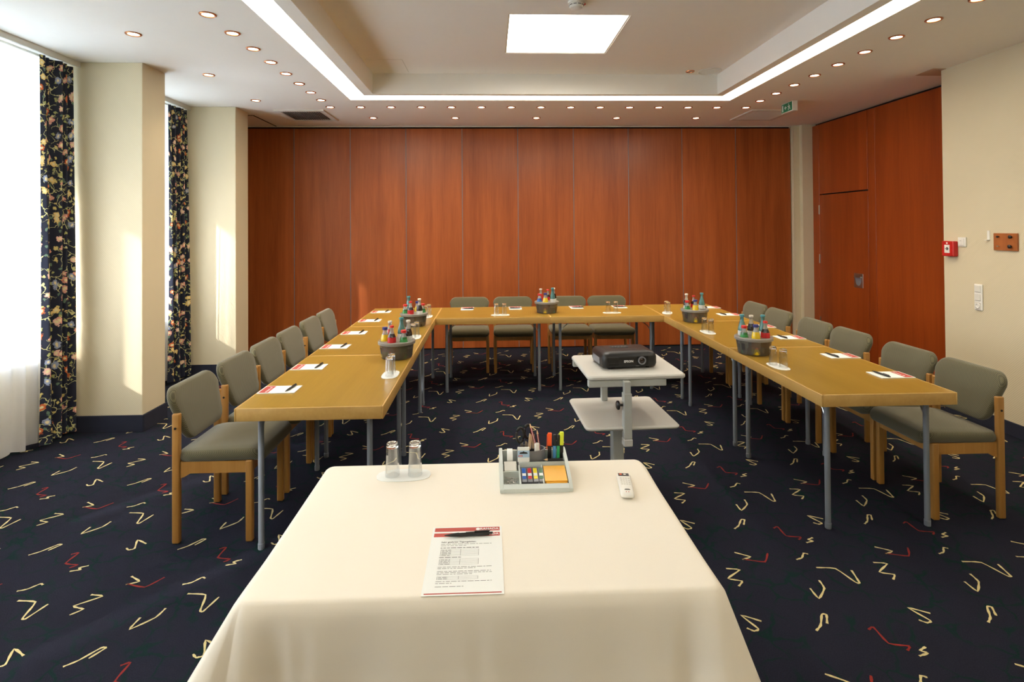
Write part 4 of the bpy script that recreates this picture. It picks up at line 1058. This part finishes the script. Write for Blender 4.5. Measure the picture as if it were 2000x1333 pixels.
def organizer():
    ox, oy = .152, 1.957
    t = thing('desk_organizer', 'pale grey plastic desk organizer with compartments at the table\'s far edge', 'organizer', (ox, oy, CT))
    hw, hd = .122, .108
    # sloping side cheeks
    for s in (-1, 1):
        prof = [(-hd, 0), (-hd, .012), (-.06, .028), (.02, .052), (hd-.02, .066), (hd, .066), (hd, 0)]
        bm = B(); prism(bm, [(s*(hw-.006)-.006, y, z) for y, z in prof], (.012, 0, 0), .0015); obj('side_wall', bm, 'orggrey', t)
    obj('base', box(B(), -hw+.012, hw-.012, -hd, hd, 0, .006), 'orggrey', t)
    bm = B(); prism(bm, [(-hw+.012, -hd, .006), (-hw+.012, -hd, .014), (-hw+.012, -hd+.022, .02), (-hw+.012, -hd+.022, .006)], (2*hw-.024, 0, 0)); obj('front_lip', bm, 'orggrey', t)
    obj('back_wall', box(B(), -hw+.012, hw-.012, hd-.006, hd, .006, .058), 'orggrey', t)
    # divider between the front deck and the rear bays
    obj('divider', box(B(), -.052, hw-.012, .012, .017, .006, .05), 'orggrey', t)
    bm = B(); prism(bm, [(-.056, -hd+.022, .006), (-.056, -hd+.022, .021), (-.056, .012, .042), (-.056, .012, .006)], (.006, 0, 0)); obj('divider', bm, 'orggrey', t)
    bm = B(); prism(bm, [(.024, -hd+.022, .006), (.024, -hd+.022, .021), (.024, .012, .042), (.024, .012, .006)], (.004, 0, 0)); obj('divider', bm, 'orggrey', t)
    # sloping deck for notes and flags
    bm = B(); prism(bm, [(-.05, -hd+.022, .006), (-.05, -hd+.022, .012), (-.05, .012, .034), (-.05, .012, .006)], (hw-.012+.05, 0, 0)); obj('note_deck', bm, 'orgdark', t)
    # paper clip tray and tape dispenser
    obj('clip_tray_wall', box(B(), -hw+.012, -.056, -.022, -.017, .006, .034), 'orggrey', t)
    bm = B(); prism(bm, [(-.105, -.017, .006), (-.105, -.017, .036), (-.105, .02, .052), (-.105, .035, .03), (-.105, .07, .03), (-.105, .07, .006)], (.042, 0, 0)); d = obj('tape_dispenser', bm, 'trim_white', t)
    bm = B(); lathe(bm, [(.012, -.0095), (.026, -.0095), (.026, .0095), (.012, .0095), (.012, -.0095)], 24, close_top=False, close_bot=False); bm.transform(mat4((0, 1, 0), (0, 0, 1), (-.084, .05, .058))); obj('tape_roll', bm, 'paper', d, True)
    # curved pen cup and pen bay
    bm = B(); oc = []
    for k in range(24):
        a = 2*PI*k/24; oc.append((-.006+.051*math.cos(a), .062+.034*math.sin(a)))
    ic = [(-.006+(x+.006)*.94, .062+(y-.062)*.92) for x, y in oc]
    L = [[bm.verts.new((x, y, z)) for x, y in c] for c, z in ((oc, .0065), (oc, .082), (ic, .082), (ic, .012))]
    for a, b in zip(L, L[1:]):
        for i in range(24): bm.faces.new((a[i], a[(i+1) % 24], b[(i+1) % 24], b[i]))
    bm.faces.new(list(reversed(L[0]))); bm.faces.new(L[-1]); obj('pen_cup', bm, 'orgdark', t, True)
    obj('pen_bay_wall', box(B(), .048, hw-.012, .03, .034, .006, .046), 'orgdark', t)
    def G(x, y, z): return (ox+x, oy+y, CT+z)
    # sticky notes
    nt_ = thing('sticky_notes', 'orange sticky note pad on the organizer\'s sloping deck', 'sticky notes', G(.069, -.038, .0262))
    ang = math.atan2(.022, .098)
    R = Matrix.Rotation(ang, 4, 'X')
    bm = box(B(), -.038, .038, -.040, .040, .0, .008); bm.transform(R); obj('note_block', bm, 'note', nt_)
    bm = box(B(), -.034, .036, -.047, -.0402, .001, .004); bm.transform(R); obj('loose_note', bm, 'note', nt_)
    # index flags
    for k, (nm, mt) in enumerate((('blue', 'flag_blue'), ('red', 'flag_red'), ('yellow', 'flag_yellow'), ('green', 'flag_green'))):
        f = thing('index_flags', 'clear dispenser of %s index flags in the organizer' % nm, 'index flags', G(-.038+.0195*k, -.038, .0262), 0, 'index flag dispensers')
        for nm2, bx, mm in (('case', (-.0085, .0085, -.038, .036, 0, .005), 'orgdark'), ('flag', (-.0062, .0062, .006, .032, .005, .0058), mt), ('label_strip', (-.0062, .0062, -.008, .0055, .005, .0058), 'paper'), ('flag', (-.0062, .0062, -.024, -.0085, .005, .0058), mt)):
            bm = box(B(), *bx); bm.transform(R); obj(nm2, bm, mm, f)
    # paper clips
    rnd = random.Random(3); bm = B()
    for k in range(26):
        cx, cy, cz, a = ox+rnd.uniform(-.1, -.064), oy+rnd.uniform(-.078, -.03), CT+.008+rnd.uniform(0, .014), rnd.uniform(0, PI)
        pts = []
        for u, v in ((-.01, .002), (.008, .002), (.011, 0), (.008, -.003), (-.008, -.003), (-.011, -.0005), (-.008, .001), (.004, .001)):
            pts.append((cx+u*math.cos(a)-v*math.sin(a), cy+u*math.sin(a)+v*math.cos(a), cz+rnd.uniform(-.001, .001)))
        tube(bm, pts, .0006, 5)
    o = obj('paper_clips', bm, 'steel', None, True); o['kind'] = 'stuff'; tag(o, 'heap of silver paper clips in the organizer tray', 'paper clips')
    # tape box
    tb = thing('tape_box', 'small white and blue tape refill box leaning on the pen cup', 'box', G(-.036, .022, .006))
    obj('carton', box(B(), -.021, .021, -.004, .004, .044, .094, .0005, 1), 'paper', tb)
    obj('front_print', merge(box(B(), -.021, .021, -.0044, -.004, .060, .084)), 'boxblue', tb)
    bm = B(); prism(bm, [(x, -.0048, z) for x, z in ((-.015, .073), (.015, .073), (.012, .078), (.004, .079), (0, .082), (-.004, .079), (-.012, .078))], (0, .0004, 0)); obj('hanger_hole', bm, 'rubber', tb)
    obj('red_mark', box(B(), -.018, -.004, -.0046, -.004, .0625, .068), 'lab_red', tb)
    obj('brand_lettering', text_bm('tesa', .0065, mat4((1, 0, 0), (0, 0, 1), (-.011, -.0049, .0655)), .0001), 'glassmark', tb)
    obj('carton_stand', box(B(), -.018, .018, -.003, .003, 0, .044), 'paper', tb)
    # scissors
    sx = thing('scissors', 'black-handled scissors standing in the pen cup', 'scissors', G(-.03, .066, .014), .3)
    def ringpts(cx, cz, rx, rz_, n=16): return [(cx+rx*math.cos(2*PI*k/n), 0, cz+rz_*math.sin(2*PI*k/n)) for k in range(n+1)]
    obj('handle', tube(B(), ringpts(-.016, .115, .014, .026), .005, 8), 'black', sx, True); obj('handle', tube(B(), [(p[0], .006, p[2]) for p in ringpts(.016, .122, .013, .024)], .005, 8), 'black', sx, True)
    bm = B(); prism(bm, [(-.008, -.002, .0), (.004, -.002, 0), (.012, -.002, .085), (.004, -.002, .092)], (0, .004, 0)); obj('blade', bm, 'steel', sx)
    bm = B(); prism(bm, [(.006, .003, .0), (-.004, .003, 0), (-.014, .003, .085), (-.005, .003, .092)], (0, .003, 0)); obj('blade', bm, 'steel', sx)
    # staple remover: beige jaws with black grip
    sr = thing('staple_remover', 'beige and black staple remover sticking out of the pen cup', 'staple remover', G(-.006, .058, .014), .2)
    obj('jaw', prism(B(), [(-.012, -.004, .07), (-.002, -.004, .062), (.004, -.004, .115), (-.006, -.004, .122)], (0, .008, 0), .001), 'beige', sr); obj('jaw', prism(B(), [(.004, -.004, .062), (.014, -.004, .07), (.012, -.004, .118), (.004, -.004, .11)], (0, .008, 0), .001), 'beige', sr)
    obj('grip', prism(B(), [(-.01, -.004, 0), (.012, -.004, 0), (.012, -.004, .068), (-.01, -.004, .068)], (0, .008, 0), .001), 'black', sr)
    # pencils
    def pencil(x, y, tilt, tilty, L, lab):
        p = thing('pencil', lab, 'pencil', G(x, y, .0145), 0, 'pencils in the cup'); p.rotation_euler = (tilty, tilt, 0)
        bm = B(); lathe(bm, [(.0037, 0), (.0037, L-.018)], 6); obj('shaft', bm, 'pencil_red', p)
        bm = B(); lathe(bm, [(.0037, L-.018), (.0012, L-.004)], 10, close_bot=False); obj('sharpened_wood', bm, 'pencil_wood', p, True); bm = B(); lathe(bm, [(.0012, L-.004), (0, L)], 8, close_bot=False); obj('lead', bm, 'inkdark', p, True)
        bm = B()
        for k in (0, 2, 4):
            a = 2*PI*(k+.5)/6; q = box(B(), .0030, .0034, -.0008, .0008, 0, L-.019); q.transform(Matrix.Rotation(a, 4, 'Z')); bm = merge(bm, q)
        obj('white_stripe', bm, 'glassmark', p)
    pencil(.03, .05, -.25, 0, .168, 'long red striped pencil standing in the pen cup'); pencil(.032, .06, -.12, -.05, .135, 'shorter red pencil leaning behind the long one')
    er = thing('glue_stick', 'short white glue stick in the pen cup', 'glue stick', G(.014, .046, .014))
    obj('tube', lathe(B(), [(.0095, 0), (.0095, .055)], 18), 'trim_white', er, True); obj('cap', lathe(B(), [(.0095, .0555), (.0092, .088), (.0082, .09), (0, .0905)], 18), 'white', er, True)
    def marker(x, nm, cap, body, lab, H=.12, flat=True, swap=False):
        m_ = thing(nm, lab, 'pen', G(x, .066, .0065), 0, None); m_.rotation_euler = (-.05, .03, 0)
        hb = H*.62 if not swap else H*.67
        if flat:
            obj('barrel', box(B(), -.0068, .0068, -.0048, .0048, 0, hb, .002, 2), body, m_, True)
            cp = obj('cap', box(B(), -.0074, .0074, -.0054, .0054, hb+.0005, H, .003, 2), cap, m_, True); obj('clip', box(B(), -.0105, -.0085, -.002, .002, hb-.012, H-.006), cap, cp)
            obj('clip_bridge', box(B(), -.0095, -.006, -.002, .002, H-.012, H-.006), cap, cp)
        else:
            obj('barrel', lathe(B(), [(.0058, 0), (.0062, .004), (.0062, hb)], 14), body, m_, True); obj('cap', lathe(B(), [(.0064, hb), (.0064, H-.003), (.005, H), (0, H)], 14), cap, m_, True)
    marker(.060, 'highlighter', 'hl_orange', 'black', 'highlighter with orange cap standing in the organizer', .125)
    marker(.078, 'felt_pen', 'black', 'fl_blue', 'felt pen with blue barrel and black cap in the organizer', .118, False, True)
    marker(.092, 'felt_pen', 'black', 'fl_green', 'felt pen with green barrel and black cap in the organizer', .118, False, True)
    marker(.1035, 'highlighter', 'hl_yellow', 'black', 'highlighter with yellow cap standing in the organizer', .128)
    ey = thing('dark_pencil', 'thick black pencil with pale tip lying in the organizer trough', 'pencil', G(.05, .0235, .054), 0)
    bm = B(); tube(bm, [(.0, .0, 0), (.055, .0, 0)], .0045, 8); obj('shaft', bm, 'black', ey, True); bm = B(); tube(bm, [(-.014, 0, 0), (0, 0, 0)], [.0008, .0045], 8); obj('tip', bm, 'pencil_wood', ey, True)
sheet(); remote(); organizer()
